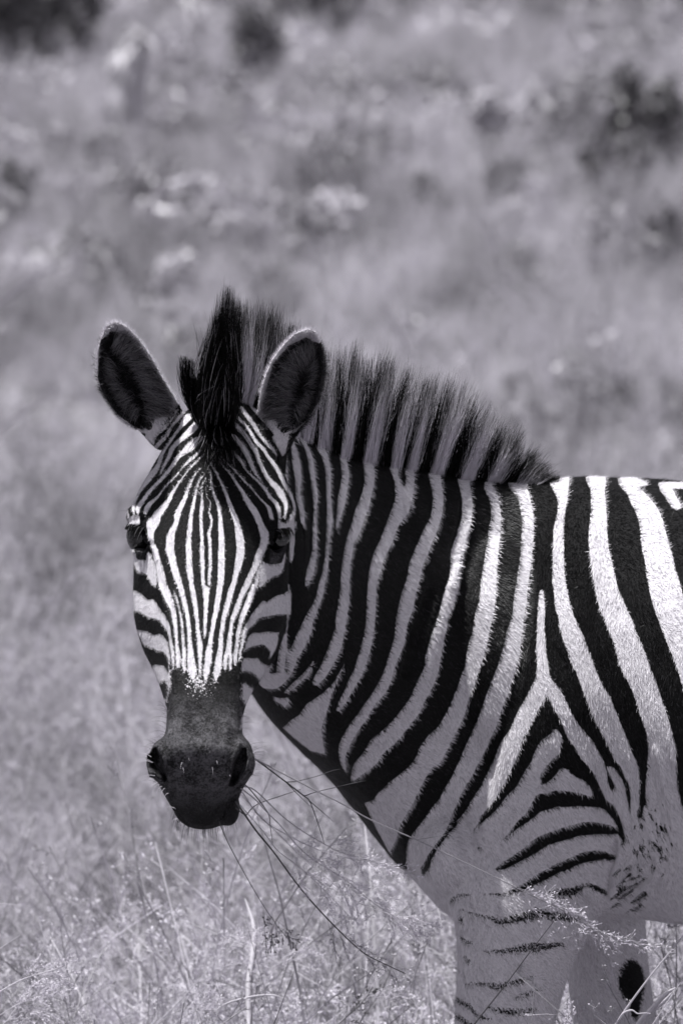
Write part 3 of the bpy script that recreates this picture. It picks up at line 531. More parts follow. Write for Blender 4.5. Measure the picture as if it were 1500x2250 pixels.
# eye sockets
push(head, Z("304 1178 15;308 1194 15"), 14, -.020); push(head, Z("616 1184 15;610 1198 14"), 14, -.020)
push(head, Z("284 1160 3;292 1150 4;306 1147 5;320 1153 5;330 1168 4;337 1188 3"), 7, .007); push(head, Z("592 1184 3;599 1168 4;612 1160 5;628 1158 5;642 1163 4"), 7, .007)
push(head, Z("292 1203 3;304 1210 4;318 1207 4;332 1200 3"), 7, .005); push(head, Z("588 1206 3;598 1216 4;612 1218 4;628 1210 3"), 7, .005)
push(head, Z("318 1150 4;330 1175 3;338 1200 3;346 1230 2"), 8, .003); push(head, Z("598 1165 3;588 1190 3;574 1215 2"), 8, .003)
push(head, Z("296 1212 3;308 1218 4;320 1216 3"), 7, .004); push(head, Z("590 1226 3;604 1230 4;620 1224 3"), 7, .004)
# facial crest, veins, corner of mouth
push(head, Z("352 1290 4;368 1340 5;378 1400 4;384 1460 3;386 1520 3"), 9, .0028); push(head, Z("556 1290 4;542 1350 5;532 1410 4;526 1460 3;528 1540 3"), 9, .0028)
push(head, Z("374 1470 2;370 1520 2;368 1560 2"), 6, -.0035); push(head, Z("527 1460 2;529 1520 2;532 1560 2"), 6, -.0035)
push(head, Z("430 1790 22;452 1792 24"), 16, .004); push(head, Z("420 1740 30;450 1745 30"), 30, .003)
push(front, Z("385 1735 3;378 1752 3"), 8, -.004); push(front, Z("505 1738 3;522 1730 3"), 8, -.004); push(front, Z("520 1750 2;500 1775 2;488 1800 2"), 6, -.006)
push(head, Z("480 960 10;478 1000 8;462 1060 4"), 26, .003)
# jaw rim folds
push(head, Z("634 1290 2;634 1350 2;624 1410 2;600 1455 2"), 4, .0025)
# neck and shoulder folds
nk = (V[:, 1] < .1) & ~head & (NV[:, 1] < .3)
for s, a in (("1032 1070 3;1034 1110 3;1030 1150 4;1018 1195 4;1004 1235 5;985 1290 4", .006), ("1018 1100 6;1010 1160 7;994 1215 7", -.005),
             ("1004 1250 8;980 1330 10;955 1400 12;940 1450 12;935 1500 10", .006), ("945 1300 10;915 1400 14;895 1480 14", -.006), ("940 1520 8;962 1600 8;980 1660 8", .004),
             ("1420 1640 4;1432 1720 4;1448 1800 4;1470 1860 3", -.004), ("1440 1640 4;1462 1740 4;1480 1820 4", .0035), ("1462 1640 3;1484 1740 3;1498 1800 3", -.003),
             ("1405 1740 4;1415 1800 4;1435 1850 4", .004), ("1370 1880 2;1362 1910 3;1340 1945 2", -.004), ("1480 1880 3;1482 1915 3;1462 1950 3", -.004), ("1350 1700 4;1372 1760 4;1388 1850 3", -.004), ("1350 1850 3;1346 1890 3;1335 1930 3;1330 1975 3", -.012), ("1395 1880 4;1380 1920 4;1352 1960 3", -.005), ("1430 1890 4;1422 1930 4;1390 1960 3", -.005),
             ("1462 1890 4;1458 1920 4;1432 1952 4", -.005), ("1412 1890 4;1402 1925 4;1370 1960 3", .004), ("1446 1890 4;1440 1925 4;1410 1956 3", .004),
             ("862 1770 3;856 1790 3;860 1820 2;866 1850 2", -.0035), ("872 1770 3;866 1790 3;872 1830 2", .003), ("895 1840 2;893 1870 2;903 1910 2;915 1935 2", -.003), ("903 1860 2;903 1890 2;912 1915 2", .003),
             ("640 1000 3;655 1060 3;668 1140 3;662 1230 3", .002), ("660 1000 3;672 1060 3;684 1150 3;680 1240 3;660 1300 2", -.002), ("1000 1880 3;1050 1868 3;1100 1892 3", -.002), ("955 1925 3;1000 1908 3;1070 1890 3", -.0015),
             ):
    push(nk, Z(s), 12, a)
NV = normals(V, Fq)
lump = np.zeros(nv)
SELN = (np.abs(px - 1100) < 460) & (np.abs(py - 1500) < 560) & ~head
idx = np.nonzero(SELN | head)[0]
lump[idx] = [mnoise.noise(Vector(p * 14)) * .0022 + mnoise.noise(Vector(p * 38)) * .0007 for p in V[idx]]
lump *= np.where(isear, 0, np.where(head, .45, 1.0)); V = V + NV * lump[:, None]
# finer head
fcx, fcy = px[Fq].mean(1), py[Fq].mean(1)
sel = head[Fq].all(1) & (fcy < 1560) & (fcy > 880) & (NV[Fq][:, :, 1].mean(1) < .45)
V, Fq, NG = refine(V, Fq, sel)
px, py = PXY(V); nv = len(V)
head = ((V[:, 1] < -.42) & (px < 668)) | ((V[:, 1] < -.37) & (py < 940) & (np.abs(px - 470) > 85) & (px < 740) & ((px < 640) | (V[:, 1] < -.385)))
fb = sample(F_BODY, BG, px, py); fh = sample(F_HEAD, HG, px, py)
# coat beyond what the photograph shows: the same rhythm of stripes carried on over barrel, croup, far cheek and lower legs
far = 34 * np.sin((px - 1490 + .28 * (py - 1500) + 25 * np.sin(py / 170)) / 26.0) + 6
leg = 14 * np.sin(py / 15.0 + np.sin(px / 60.0)) + 6
far = np.where((py > 1950) & (px > 1450), leg, far)
t = np.clip((px - 1500) / 40, 0, 1); fb = np.where(px > 1500, np.where(t >= 1, far, fb * (1 - t) + far * t), fb)
hidden = 9 * np.sin((px + .12 * py) / 5.2) + 1
fb = np.where((px < 632) & (py < 1480), hidden, fb)
t = np.clip((py - 2262) / 30, 0, 1); fb = np.where(py > 2262, fb * (1 - t) + leg * t, fb)
belly = (py > 1985) & (px > 1300) & (px < 2500) & (V[:, 2] > .64); fb = np.where(belly, 8, fb)
coat = np.where(head, fh, fb)
hoof = V[:, 2] < .055
zz = np.clip(1 - np.hypot((px - 440) / 62, (py - 1500) / 62), 0, 1) * head; coat = np.where(zz > 0, np.maximum(coat, -7 + 8 * zz), coat)
skin = np.clip((py - 1500) / 90, 0, 1) * head * (px < 560) * (V[:, 1] < -.62)
skin = np.maximum(skin, np.maximum(stroke_w(px, py, Z("302 1180 14;308 1200 13;308 1218 10"), 8), stroke_w(px, py, Z("618 1180 17;612 1205 16;604 1230 12"), 8)) * head)
skin = np.where(hoof, 1, skin)
coat = np.where(hoof, -8, coat)
coat = np.clip(coat - np.where(head, .9, .4) + np.where(~head, np.clip((py - 1950) / 60, 0, 1) * .5, 0), -10, 10)
lim = np.interp(py, [1850, 1960, 2050], [-10, -2.6, -1.3]); coat = np.where(head | hoof | (py > 2300) | ((V[:, 1] > .05) & (px > 1300)), coat, np.maximum(coat, lim))
# dark specks in the armpit, painting in the shade of its skin folds
for _ in range(90):
    x = RNG.normal(1430, 34); y = RNG.normal(1845, 42); r = RNG.uniform(.8, 3); a = RNG.uniform(-.6, .3) + (.7 if y > 1880 else 0)
    wgt = stroke_w(px, py, [(x, y, r), (x - 9 * math.sin(a) , y + 9 * math.cos(a), r * .5)], 3) * (~head)
    coat = np.where(wgt > .02, np.minimum(coat, 3 - 6 * wgt), coat)
for _ in range(26):
    x = RNG.uniform(1345, 1420); y = RNG.normal(1945, 28); r = RNG.uniform(1.5, 5)
    wgt = stroke_w(px, py, [(x, y, r), (x - 16, y + 12, r * .5)], 4) * (~head)
    coat = np.where(wgt > .02, np.minimum(coat, 3 - 6 * wgt), coat)
bodyme = mesh_np('body', V, [Fq] + NG)
set_attr(bodyme, 'coat', coat); set_attr(bodyme, 'skin', skin)
set_attr(bodyme, 'eardark', (head & (py < 945) & (np.abs(px - 480) > 92)).astype(float))
# how worn the stripe edge is: mottled where the dark nose begins and low on the leg
mott = np.clip((py - 1440) / 60, 0, 1) * head * 1.2 + np.clip((py - 1820) / 180, 0, 1) * (~head) * .75
set_attr(bodyme, 'mott', mott)

def coat_material():
    M = MT('zebra_coat'); co = M.coord()
    flow = M.coord(scale=(1, 1, .35), rot=(0, .5, 0))
    fine = M.noise(flow, 620, 2, .6); fine2 = M.noise(co, 1100, 2, .6); mid = M.noise(co, 90, 3, .55); big = M.noise(co, 14, 3)
    c = M.attr('coat'); sk = M.attr('skin'); mo = M.attr('mott'); ed = M.attr('eardark')
    j = M.math('MULTIPLY', M.math('SUBTRACT', fine, .5), 7.0)
    j2 = M.math('MULTIPLY', M.math('MULTIPLY', M.math('SUBTRACT', M.noise(co, 330, 3, .7), .5), 26.0), mo)
    cc = M.math('ADD', M.math('ADD', c, j), j2)
    msk = M.ramp(cc, -1.1, 1.1)
    wv = M.math('ADD', M.ramp(fine, .25, .75, .58, .86), M.math('MULTIPLY', M.math('SUBTRACT', mid, .5), .22))
    wht = M.mix(wv, (0.30, .29, .31), (.86, .84, .87))
    blk = M.mix(M.ramp(M.math('ADD', fine2, M.math('MULTIPLY', mid, .3)), .55, .95), (.0015, .00145, .0016), (.013, .0126, .0138))
    col = M.mix(msk, blk, wht)
    sp_ = M.coord(scale=(1, 1, 1)); sepz = M.n('SeparateXYZ'); M.L(sp_, sepz.inputs[0]); up_ = M.ramp(sepz.outputs[2], .90, .97)  # darkens the lower muzzle: darker skin plus its shade, both in the colour
    skc = M.mix(M.math('MULTIPLY', M.ramp(M.math('ADD', M.math('MULTIPLY', M.noise(co, 300, 4, .75), .6), M.math('MULTIPLY', M.noise(co, 42, 4, .6), .55)), .45, .72), M.math('ADD', .08, M.math('MULTIPLY', up_, .92))), (.004, .0039, .0043), (.115, .112, .121))
    dark = M.mix(M.math('MULTIPLY', sk, M.math('SUBTRACT', 1.0, msk)), col, skc)
    earc = M.mix(M.ramp(fine, .3, .7), (.006, .0058, .0063), (.05, .048, .053))
    edf = M.math('MULTIPLY', ed, M.math('SUBTRACT', 1.0, msk))
    fin = M.mix(edf, dark, earc)
    M.L(fin, M.b.inputs['Base Color'])
    M.b.inputs['Roughness'].default_value = .62; M.b.inputs['Specular IOR Level'].default_value = .15
    M.b.inputs['Sheen Weight'].default_value = .0; M.b.inputs['Sheen Roughness'].default_value = .4
    h = M.math('ADD', M.math('MULTIPLY', fine, 1.0), M.math('ADD', M.math('MULTIPLY', mid, 1.2), fine2))
    M.bump(h, .55, .0016)
    return M.m
M_COAT = coat_material()
zebra = bpy.data.objects.new('zebra', None); COL.objects.link(zebra)
zebra.location = (0.35, 0, 0); zebra['label'] = 'striped zebra standing in dry grass, head turned to the viewer, stalks in its mouth'; zebra['category'] = 'zebra'
def zpart(name, me, mat, **kw):
    o = link(name, me, mat, zebra, **kw); o.matrix_parent_inverse = Matrix.Translation((-0.35, 0, 0)); return o
body = zpart('body', bodyme, M_COAT)
# ---------------------------------------------------------------- eyes, hair, whiskers
def hair_material(name, lo=.003, hi=1.0, rough=.55, spec=.2):
    M = MT(name); co = M.coord(); t = M.attr('tone')
    n = M.noise(co, 240, 2)
    f = M.math('MULTIPLY', t, M.ramp(n, .25, .7, .85, 1.0))
    M.L(M.mix(f, (lo, lo * .96, lo * 1.05), (hi, hi * .975, hi * 1.03)), M.b.inputs['Base Color'])
    M.b.inputs['Roughness'].default_value = rough; M.b.inputs['Specular IOR Level'].default_value = spec
    tr = M.n('BsdfTranslucent'); mx = M.n('MixShader'); mx.inputs[0].default_value = .5; M.L(M.b.inputs['Base Color'].links[0].from_socket, tr.inputs[0])
    M.L(M.b.outputs[0], mx.inputs[1]); M.L(tr.outputs[0], mx.inputs[2]); M.L(mx.outputs[0], M.t.nodes['Material Output'].inputs[0])
    return M.m
M_HAIR = hair_material('mane_hair'); M_WHISK = hair_material('whisker_hair', .01, .85, .35)
def strand_part(name, C, rad, tone, mat=M_HAIR, sides=3, **kw):
    v, f = tubes(C, rad, sides); me = mesh_np(name, v, f); m, k = rad.shape
    set_attr(me, 'tone', np.repeat(np.broadcast_to(tone, (m, k)).reshape(-1), sides)); return zpart(name, me, mat, **kw)
def curve_strands(A, B, bend, k=7):
    "A roots, B tips, bend sideways vectors -> centre lines"
    t = np.linspace(0, 1, k)[None, :, None]
    return A[:, None] * (1 - t) + B[:, None] * t + bend[:, None] * (t * (1 - t) * 4) 
def vn(x, seed=0, s=1.0):
    "smooth 1D noise in -1..1"
    x = np.asarray(x, float) * s + seed * 17.3; i = np.floor(x).astype(int); f = x - i; f = f * f * (3 - 2 * f)
    h = lambda n: np.modf(np.abs(np.sin(n * 127.1 + seed * 311.7) * 43758.5453))[0] * 2 - 1
    return h(i) * (1 - f) + h(i + 1) * f
# --- short coat: small flat hairs lying on the skin
tri = np.vstack([Fq[:, [0, 1, 2]], Fq[:, [0, 2, 3]]])
NVf = normals(V, Fq)
cx_ = px[tri].mean(1); cy_ = py[tri].mean(1); ny = NVf[tri][:, :, 1].mean(1)
a_ = np.linalg.norm(np.cross(V[tri[:, 1]] - V[tri[:, 0]], V[tri[:, 2]] - V[tri[:, 0]]), axis=1) / 2
hd_ = head[tri].all(1)
ok = (cx_ > 195) & (cx_ < 1560) & (cy_ > 640) & (cy_ < 2330) & (ny < .45) & ~((V[tri[:, 0], 1] > .1) & (cy_ < 1900))
wgt = a_ * ok * np.where(hd_, 2.2, 1.0) * np.where(hd_ & (cy_ > 1640) , .15, 1.0); wgt /= wgt.sum()
NH = 330000
ti = np.searchsorted(np.cumsum(wgt), RNG.random(NH)); ti = np.clip(ti, 0, len(tri) - 1)
r1 = np.sqrt(RNG.random(NH)); r2 = RNG.random(NH); bc = np.stack([1 - r1, r1 * (1 - r2), r1 * r2], 1)
rt = (V[tri[ti]] * bc[:, :, None]).sum(1); rn = (NVf[tri[ti]] * bc[:, :, None]).sum(1); rn /= np.linalg.norm(rn, axis=1, keepdims=True)
rc = (coat[tri[ti]] * bc).sum(1); rpx, rpy = PXY(rt); isH = hd_[ti]
eard = isH & (rpy < 945) & (np.abs(rpx - 480) > 92)
flow = np.where(isH[:, None], np.stack([(rpx - 465) / 330.0, -.35 + 0 * rpx, np.where(rpy < 1090, .25, -1.0) + 0 * rpx], 1), np.stack([.75 + 0 * rpx, 0 * rpx, -.75 + 0 * rpx], 1))
ec = np.where(rpx < 480, 1, -1)
flow = np.where(eard[:, None], np.stack([-.5 * ec, -.5 + 0 * rpx, .9 + 0 * rpx], 1), flow)
sw = np.stack([np.sin(rt[:, 0] * 41 + rt[:, 2] * 23) + np.sin(rt[:, 0] * 97 - rt[:, 2] * 61), 0 * rpx, np.sin(rt[:, 2] * 47 - rt[:, 0] * 31) + np.sin(rt[:, 2] * 113 + rt[:, 0] * 53)], 1) * .20
flow += np.where(isH[:, None], sw * .6, sw)
flow += RNG.normal(size=flow.shape) * np.where(eard, .45, .22)[:, None]
flow -= rn * (flow * rn).sum(1, keepdims=True); flow /= np.linalg.norm(flow, axis=1, keepdims=True) + 1e-9
lift = RNG.uniform(.12, .42, NH) + np.where(eard, .3, 0)
ln = RNG.uniform(.6, 1.15, NH) * np.where(isH, .0050, .0095); ln = np.where(eard, ln * 2.0, ln); ln = np.where(isH & (rpy > 1500), ln * .6, ln)
side = np.cross(rn, flow); wd = np.where(eard, .00042, .00062) * RNG.uniform(.6, 1.2, NH)
tipv = rt + (flow * (1 - lift[:, None] * .3) + rn * lift[:, None]) * ln[:, None]; rt0 = rt - rn * .0006
HV = np.stack([rt0 + side * wd[:, None], rt0 - side * wd[:, None], tipv], 1).reshape(-1, 3)
hm = mesh_np('coat_hair', HV, np.arange(NH * 3).reshape(-1, 3), smooth=False)
rc = rc + RNG.normal(size=NH) * 1.1
set_attr(hm, 'coat', np.repeat(rc, 3)); set_attr(hm, 'skin', np.repeat(np.where(isH, np.clip((rpy - 1500) / 90, 0, 1) * (rpx < 560), 0), 3))
set_attr(hm, 'eardark', np.repeat(eard.astype(float), 3)); set_attr(hm, 'mott', np.repeat(np.where(isH, np.clip((rpy - 1440) / 60, 0, 1) * 1.2, np.clip((rpy - 1820) / 180, 0, 1) * .75), 3))
hs = RNG.uniform(-1, 1, NH); set_attr(hm, 'strand', np.repeat(hs, 3))
def hair_coat_material():
    M = MT('coat_hair'); c = M.attr('coat'); s_ = M.attr('strand'); co = M.coord(); mo = M.attr('mott')
    j2 = M.math('MULTIPLY', M.math('MULTIPLY', M.math('SUBTRACT', M.noise(co, 330, 3, .7), .5), 26.0), mo)
    msk = M.ramp(M.math('ADD', c, j2), -.3, .3)
    wht = M.mix(M.ramp(s_, -1, 1), (.46, .445, .475), (.90, .88, .92)); blk = M.mix(M.ramp(s_, .5, 1), (.0015, .00145, .0016), (.028, .027, .03))
    col = M.mix(msk, blk, wht); sk = M.math('MULTIPLY', M.attr('skin'), M.math('SUBTRACT', 1.0, msk)); col = M.mix(sk, col, M.mix(M.ramp(s_, -.6, 1), (.004, .0039, .0043), (.11, .107, .116)))
    ed = M.math('MULTIPLY', M.attr('eardark'), M.math('SUBTRACT', 1.0, msk)); col = M.mix(ed, col, M.mix(M.ramp(s_, -.2, 1), (.005, .0048, .0053), (.20, .195, .21)))
    M.L(col, M.b.inputs['Base Color']); M.b.inputs['Roughness'].default_value = .5; M.b.inputs['Specular IOR Level'].default_value = .2
    return M.m
zpart('coat_hair', hm, hair_coat_material(), kind='stuff')

# --- mane
MP = np.array([(490, 892, -0.452, 512, 662), (530, 890, -0.420, 552, 684), (560, 905, -0.390, 588, 700), (600, 925, -0.355, 622, 708), (640, 952, -0.325, 655, 742), (680, 970, -0.291, 705, 762), (720, 988, -0.257, 748, 772), (760, 1003, -0.224, 796, 780), (800, 1012, -0.192, 838, 792), (850, 1020, -0.153, 894, 808), (900, 1031, -0.118, 950, 826), (950, 1040, -0.084, 1008, 846), (1000, 1049, -0.054, 1060, 884), (1050, 1056, -0.027, 1106, 926), (1090, 1062, -0.013, 1146, 964), (1130, 1064, 0.000, 1188, 1008), (1168, 1062, 0.004, 1220, 1042), (1200, 1060, 0.007, 1236, 1050)], float)
MC = crom(MP, 12)
NM = 10500
u = RNG.random(NM); u[:1900] *= .26; u = u * (len(MC) - 1.001); i = u.astype(int); f = (u - i)[:, None]; mc = MC[i] * (1 - f) + MC[i + 1] * f
lat = np.clip(RNG.normal(size=NM) * .55, -1, 1)
bx = mc[:, 0]; thick = np.clip((1230 - bx) / 500, .25, 1) * .020
lock = vn(bx, 3, 1 / 7.0) * .5 + vn(bx, 4, 1 / 19.0) * .5; lock2 = vn(bx + lat * 30, 5, 1 / 5.0)
lenf = 1.03 - RNG.random(NM) ** 1.5 * .42 + lock * .06 + lock2 * .07
tx = mc[:, 3] + lock * 12 + lock2 * 8 + RNG.normal(size=NM) * 5.5; ty = mc[:, 4] + RNG.normal(size=NM) * 3
A = W(bx, mc[:, 1] + 14 - np.abs(lat) * 0, mc[:, 2]); A[:, 1] += lat * thick
Bp = W(tx, ty, mc[:, 2]); Bp[:, 1] += lat * thick * 2.3 + vn(bx, 8, 1 / 11.0) * .012 + RNG.normal(size=NM) * .004
cell = np.floor(bx / 5.5 + lat * 1.7 + vn(bx, 31, 1 / 3.0)).astype(int) % 997; cr = np.random.default_rng(4).normal(size=(997, 3)); cl = cr[cell]
lenf = np.clip(lenf * (1 + .035 * cl[:, 0]), .45, 1.14)
Bp = A + (Bp - A) * lenf[:, None]; Bp[:, 0] += cl[:, 1] * .0055; Bp[:, 1] += cl[:, 2] * .0045
cen_ = np.zeros((997, 3)); cn_ = np.bincount(cell, minlength=997) + 1e-9
for k_ in range(3): cen_[:, k_] = np.bincount(cell, Bp[:, k_], 997) / cn_
pull = (RNG.random(NM) * .45)[:, None]; Bp[:, :2] = Bp[:, :2] * (1 - pull) + cen_[cell][:, :2] * pull
stray = RNG.random(NM) < .03; Bp[stray] += RNG.normal(size=(stray.sum(), 3)) * .010
bend = np.stack([vn(bx, 9, 1 / 14.0) * .004 + RNG.normal(size=NM) * .0016, RNG.normal(size=NM) * .002 + lat * .004, 0 * bx], 1)
K = 12; C = curve_strands(A, Bp, bend, K); t = np.linspace(0, 1, K)[None]
for ax_ in (0, 1): C[:, :, ax_] += np.sin(t * (2 + 9 * RNG.random((NM, 1))) * 2.2 + 6.28 * RNG.random((NM, 1))) * (t ** .6) * (.0008 + .0022 * RNG.random((NM, 1)))
rad = (.00032 * RNG.uniform(.6, 1.25, NM))[:, None] * (1 - t ** 2.4 * .75)
fs = sample(F_BODY, BG, bx - 2 + lock * 2, mc[:, 1] + 10 + 8 * RNG.random(NM))
fs = np.where(bx < 655, 7 * np.sin((bx - 521) / 8.8) - 1.5 , fs)
whit = np.clip(fs / 3 + 1.5 + RNG.normal(size=NM) * .22, 0, 1)
tipb = .70 + vn(bx, 12, 1 / 9.0) * .14 + RNG.normal(size=NM) * .14 - np.clip((bx - 1040) / 400, 0, .25)
tone = whit[:, None] * (1 - 1 / (1 + np.exp(-(t * lenf[:, None] - tipb[:, None]) * 14)) * np.where(RNG.random(NM) < .12, .5, .95)[:, None])
tone = np.clip(tone + (RNG.random(NM) < .05)[:, None] * .35, 0, 1) 
strand_part('mane', C, rad, tone, kind='stuff')
# --- forelock
NF = 3600
uu = np.clip(RNG.normal(size=NF) * .5, -1, 1); vv = RNG.random(NF)
rx_ = 476 + uu * 44 * (1 - vv * .35); ry_ = 872 + vv * 90; Y_ = -.48 - vv * .062
tipx = 489 + uu * 22 + RNG.normal(size=NF) * 7 + vn(uu, 21, 5) * 4; tipy = 640 + np.abs(uu) ** 1.3 * 90 + RNG.random(NF) ** 1.3 * 200 * (1 - .2 * np.abs(uu)) + vv * 16
Af = W(rx_, ry_, Y_); Bf = W(tipx, tipy, Y_ * .5 - .36 + RNG.normal(size=NF) * .014 - uu * .012)
bd = np.stack([uu * .010 + RNG.normal(size=NF) * .002, -.010 + RNG.normal(size=NF) * .003, 0 * uu], 1)
cell = np.floor(rx_ / 7 + vv * 3).astype(int) % 499; cr = np.random.default_rng(6).normal(size=(499, 3)); cl = cr[cell]
Bf[:, 0] += cl[:, 0] * .006; Bf[:, 1] += cl[:, 1] * .006; Bf = Af + (Bf - Af) * np.clip(1 + .10 * cl[:, 2:], .6, 1.1)
stray = RNG.random(NF) < .05; Bf[stray] += RNG.normal(size=(stray.sum(), 3)) * np.array([.012, .01, .008])
C1 = curve_strands(Af, Bf, bd, 8)
n2 = 650; q = RNG.random(n2); a2 = W(418 + q * 22 + RNG.normal(size=n2) * 4, 872 + q * 50 + RNG.random(n2) * 20, -.495 - .01 * q); b2 = W(398 + q * 26 + RNG.normal(size=n2) * 5, 778 + RNG.random(n2) ** 1.5 * 60 + q * 10, -.55 + RNG.normal(size=n2) * .008)
C2 = curve_strands(a2, b2, np.stack([-.004 + RNG.normal(size=n2) * .002, RNG.normal(size=n2) * .002 - .004, 0 * q], 1), 8)
n3 = 900; q = RNG.random(n3); qx = RNG.normal(size=n3) * 13; a3 = W(478 + qx, 930 + q * 45, -.556 - q * .012); b3 = W(483 + qx * 1.7 + RNG.normal(size=n3) * 9, 965 + q * 50 + RNG.random(n3) * 22, -.583 - q * .018 + RNG.normal(size=n3) * .004)
C3 = curve_strands(a3, b3, np.stack([RNG.normal(size=n3) * .003, -.008 + RNG.normal(size=n3) * .003, 0 * q], 1), 8)
C = np.concatenate([C1, C2, C3]); m = len(C)
rad = (.00036 * RNG.uniform(.7, 1.3, m))[:, None] * (1 - np.linspace(0, 1, 8)[None] ** 2.2 * .8)
tn = np.clip((RNG.random(m) < .06) * .55, 0, 1)[:, None] * np.ones((1, 8)); strand_part('forelock', C, rad, tn, kind='stuff')
# --- long hair in the ears
def ear_tuft(n, root, tip, Yr, seed):
    r = np.random.default_rng(seed); root = np.array(root, float); tip = np.array(tip, float)
    q = r.random(n) * (len(root) - 1.001); i = q.astype(int); f = (q - i)[:, None]
    a = root[i] * (1 - f) + root[i + 1] * f; b = tip[i] * (1 - f) + tip[i + 1] * f
    a = a + r.normal(size=(n, 2)) * 7; b = a + (b - a) * r.uniform(.55, 1.1, n)[:, None] + r.normal(size=(n, 2)) * 6
    YE = lambda y: -.458 - .147 * np.clip((945 - y) / 240, 0, 1); A_ = W(a[:, 0], a[:, 1], YE(a[:, 1]) + r.uniform(.0, .02, n)); B_ = W(b[:, 0], b[:, 1], YE(b[:, 1]) + r.uniform(-.002, .018, n))
    return curve_strands(A_, B_, np.stack([0 * f[:, 0], -.005 - r.random(n) * .004, .004 * r.normal(size=n) + .003], 1), 7)
EL = ear_tuft(1500, [(352, 940), (372, 905), (368, 875), (352, 845), (330, 805), (300, 765), (266, 732)], [(318, 925), (318, 885), (315, 858), (300, 835), (285, 800), (265, 785), (244, 768)], (-.49 if 1 else 0), 1)
EL2 = ear_tuft(800, [(215, 780), (222, 840), (245, 885), (290, 930)], [(248, 800), (256, 840), (280, 870), (305, 900)], (-.49 if 1 else 0), 2)
ER = ear_tuft(1500, [(604, 950), (585, 920), (590, 885), (600, 850), (625, 800), (660, 765), (692, 748)], [(640, 945), (636, 905), (640, 880), (645, 862), (655, 825), (675, 800), (690, 785)], (-.49 if 1 else 0), 3)
ER2 = ear_tuft(800, [(712, 780), (712, 830), (698, 880), (665, 930)], [(682, 800), (680, 835), (670, 865), (645, 900)], (-.49 if 1 else 0), 4)
C = np.concatenate([EL, EL2, ER, ER2]); m = len(C)
strand_part('ear_hair', C, (.00026 * RNG.uniform(.7, 1.3, m))[:, None] * (1 - np.linspace(0, 1, 7)[None] ** 2 * .8), np.clip(RNG.normal(.34, .2, m) + .45 * np.clip((1.435 - C[:, 0, 2]) / .03, 0, 1), .02, 1)[:, None] * np.ones((1, 7)), kind='stuff')
# --- whiskers
def whisk(rows, Y, seed, n=1):
    r = np.random.default_rng(seed); A_ = []; B_ = []; bnd = []
    for (x0, y0, x1, y1) in rows:
        A_.append(W(x0, y0, Y)); B_.append(W(x1, y1, Y - r.uniform(-.006, .02))); bnd.append((0, 0, r.uniform(.001, .005)))
    return curve_strands(np.array(A_), np.array(B_), np.array(bnd), 8)
lit = [(334, 1676, 292, 1684), (336, 1676, 294, 1676), (332, 1664, 302, 1656), (340, 1705, 303, 1712), (346, 1720, 328, 1732), (350, 1724, 334, 1742), (356, 1729, 340, 1752), (362, 1733, 352, 1752), (370, 1744, 360, 1756), (386, 1778, 364, 1776), (390, 1800, 376, 1808), (392, 1804, 384, 1812),
       (556, 1655, 588, 1654), (560, 1695, 596, 1700), (394, 1660, 392, 1676), (412, 1664, 416, 1672), (402, 1678, 396, 1690), (466, 1688, 468, 1702), (492, 1680, 502, 1690), (504, 1704, 506, 1708), (401, 1690, 404, 1700), (474, 1672, 478, 1680)]
dk = []
r = np.random.default_rng(5)
for _ in range(130):
    a = r.uniform(.1, 3.0) ; x = 445 + 62 * math.cos(a) ; y = 1762 + 54 * math.sin(a); L = r.uniform(18, 62); aa = a * .35 + 1.05 + r.normal() * .12
    dk.append((x, y, x + L * math.cos(aa) * .7, y + L * math.sin(aa)))
for _ in range(38):
    y = r.uniform(1560, 1740); L = r.uniform(16, 50); w_ = 98 if y > 1630 else 80; dk.append((441 + w_, y, 441 + w_ + L, y + r.uniform(-22, 10)))
for _ in range(34):
    y = r.uniform(1560, 1740); L = r.uniform(16, 45); w_ = 98 if y > 1630 else 78; dk.append((445 - w_, y, 445 - w_ - L, y - r.uniform(-12, 26)))
for y in (1160, 1196, 1205, 1214, 1222, 1236): dk.append((292, y, 292 - r.uniform(22, 44), y + r.uniform(-12, 4)))
C = np.concatenate([whisk(lit, HY(-.79), 1), whisk(dk, HY(-.765), 2)]); m = len(C); tn = np.concatenate([np.full(len(lit), .95), np.full(len(dk), .03)])
rw = np.concatenate([np.full(len(lit), .00046), np.full(len(dk), .00020)])
rad = rw[:, None] * (1 - np.linspace(0, 1, 8)[None] ** 2 * .75)
C[len(lit) + len(dk) - 6:, :, 1] += .19
strand_part('whiskers', C, rad, tn[:, None] * np.ones((1, 8)), M_WHISK, kind='stuff')
# --- eyes
def uv_ball(r, seg=40, rings=24):
    a = np.linspace(-math.pi / 2, math.pi / 2, rings + 2)[1:-1]; p = np.arange(seg) / seg * 2 * math.pi
    return loft(np.array([np.stack([np.cos(t) * np.cos(p), np.cos(t) * np.sin(p), np.full(seg, math.sin(t))], 1) * r for t in a]))
ME = MT('eye_gloss'); ME.b.inputs['Base Color'].default_value = (.006, .0055, .006, 1); ME.b.inputs['Roughness'].default_value = .06; ME.b.inputs['Specular IOR Level'].default_value = .6; ME.b.inputs['Coat Weight'].default_value = .6
for (ex, ey, eY) in ((308, 1181, HY(-.552)), (611, 1189, HY(-.552))):
    v, q_, t_ = uv_ball(.0215); c = W(ex, ey, eY); v = v * np.array([.9, .9, 1.0]) + c
    e = zpart('eye', mesh_np('eye', v, [q_, t_]), ME.m)
def lids(path, r0, tone_, name, Y):
    C_ = W(np.array(path)[:, 0], np.array(path)[:, 1], np.array(Y)); return C_
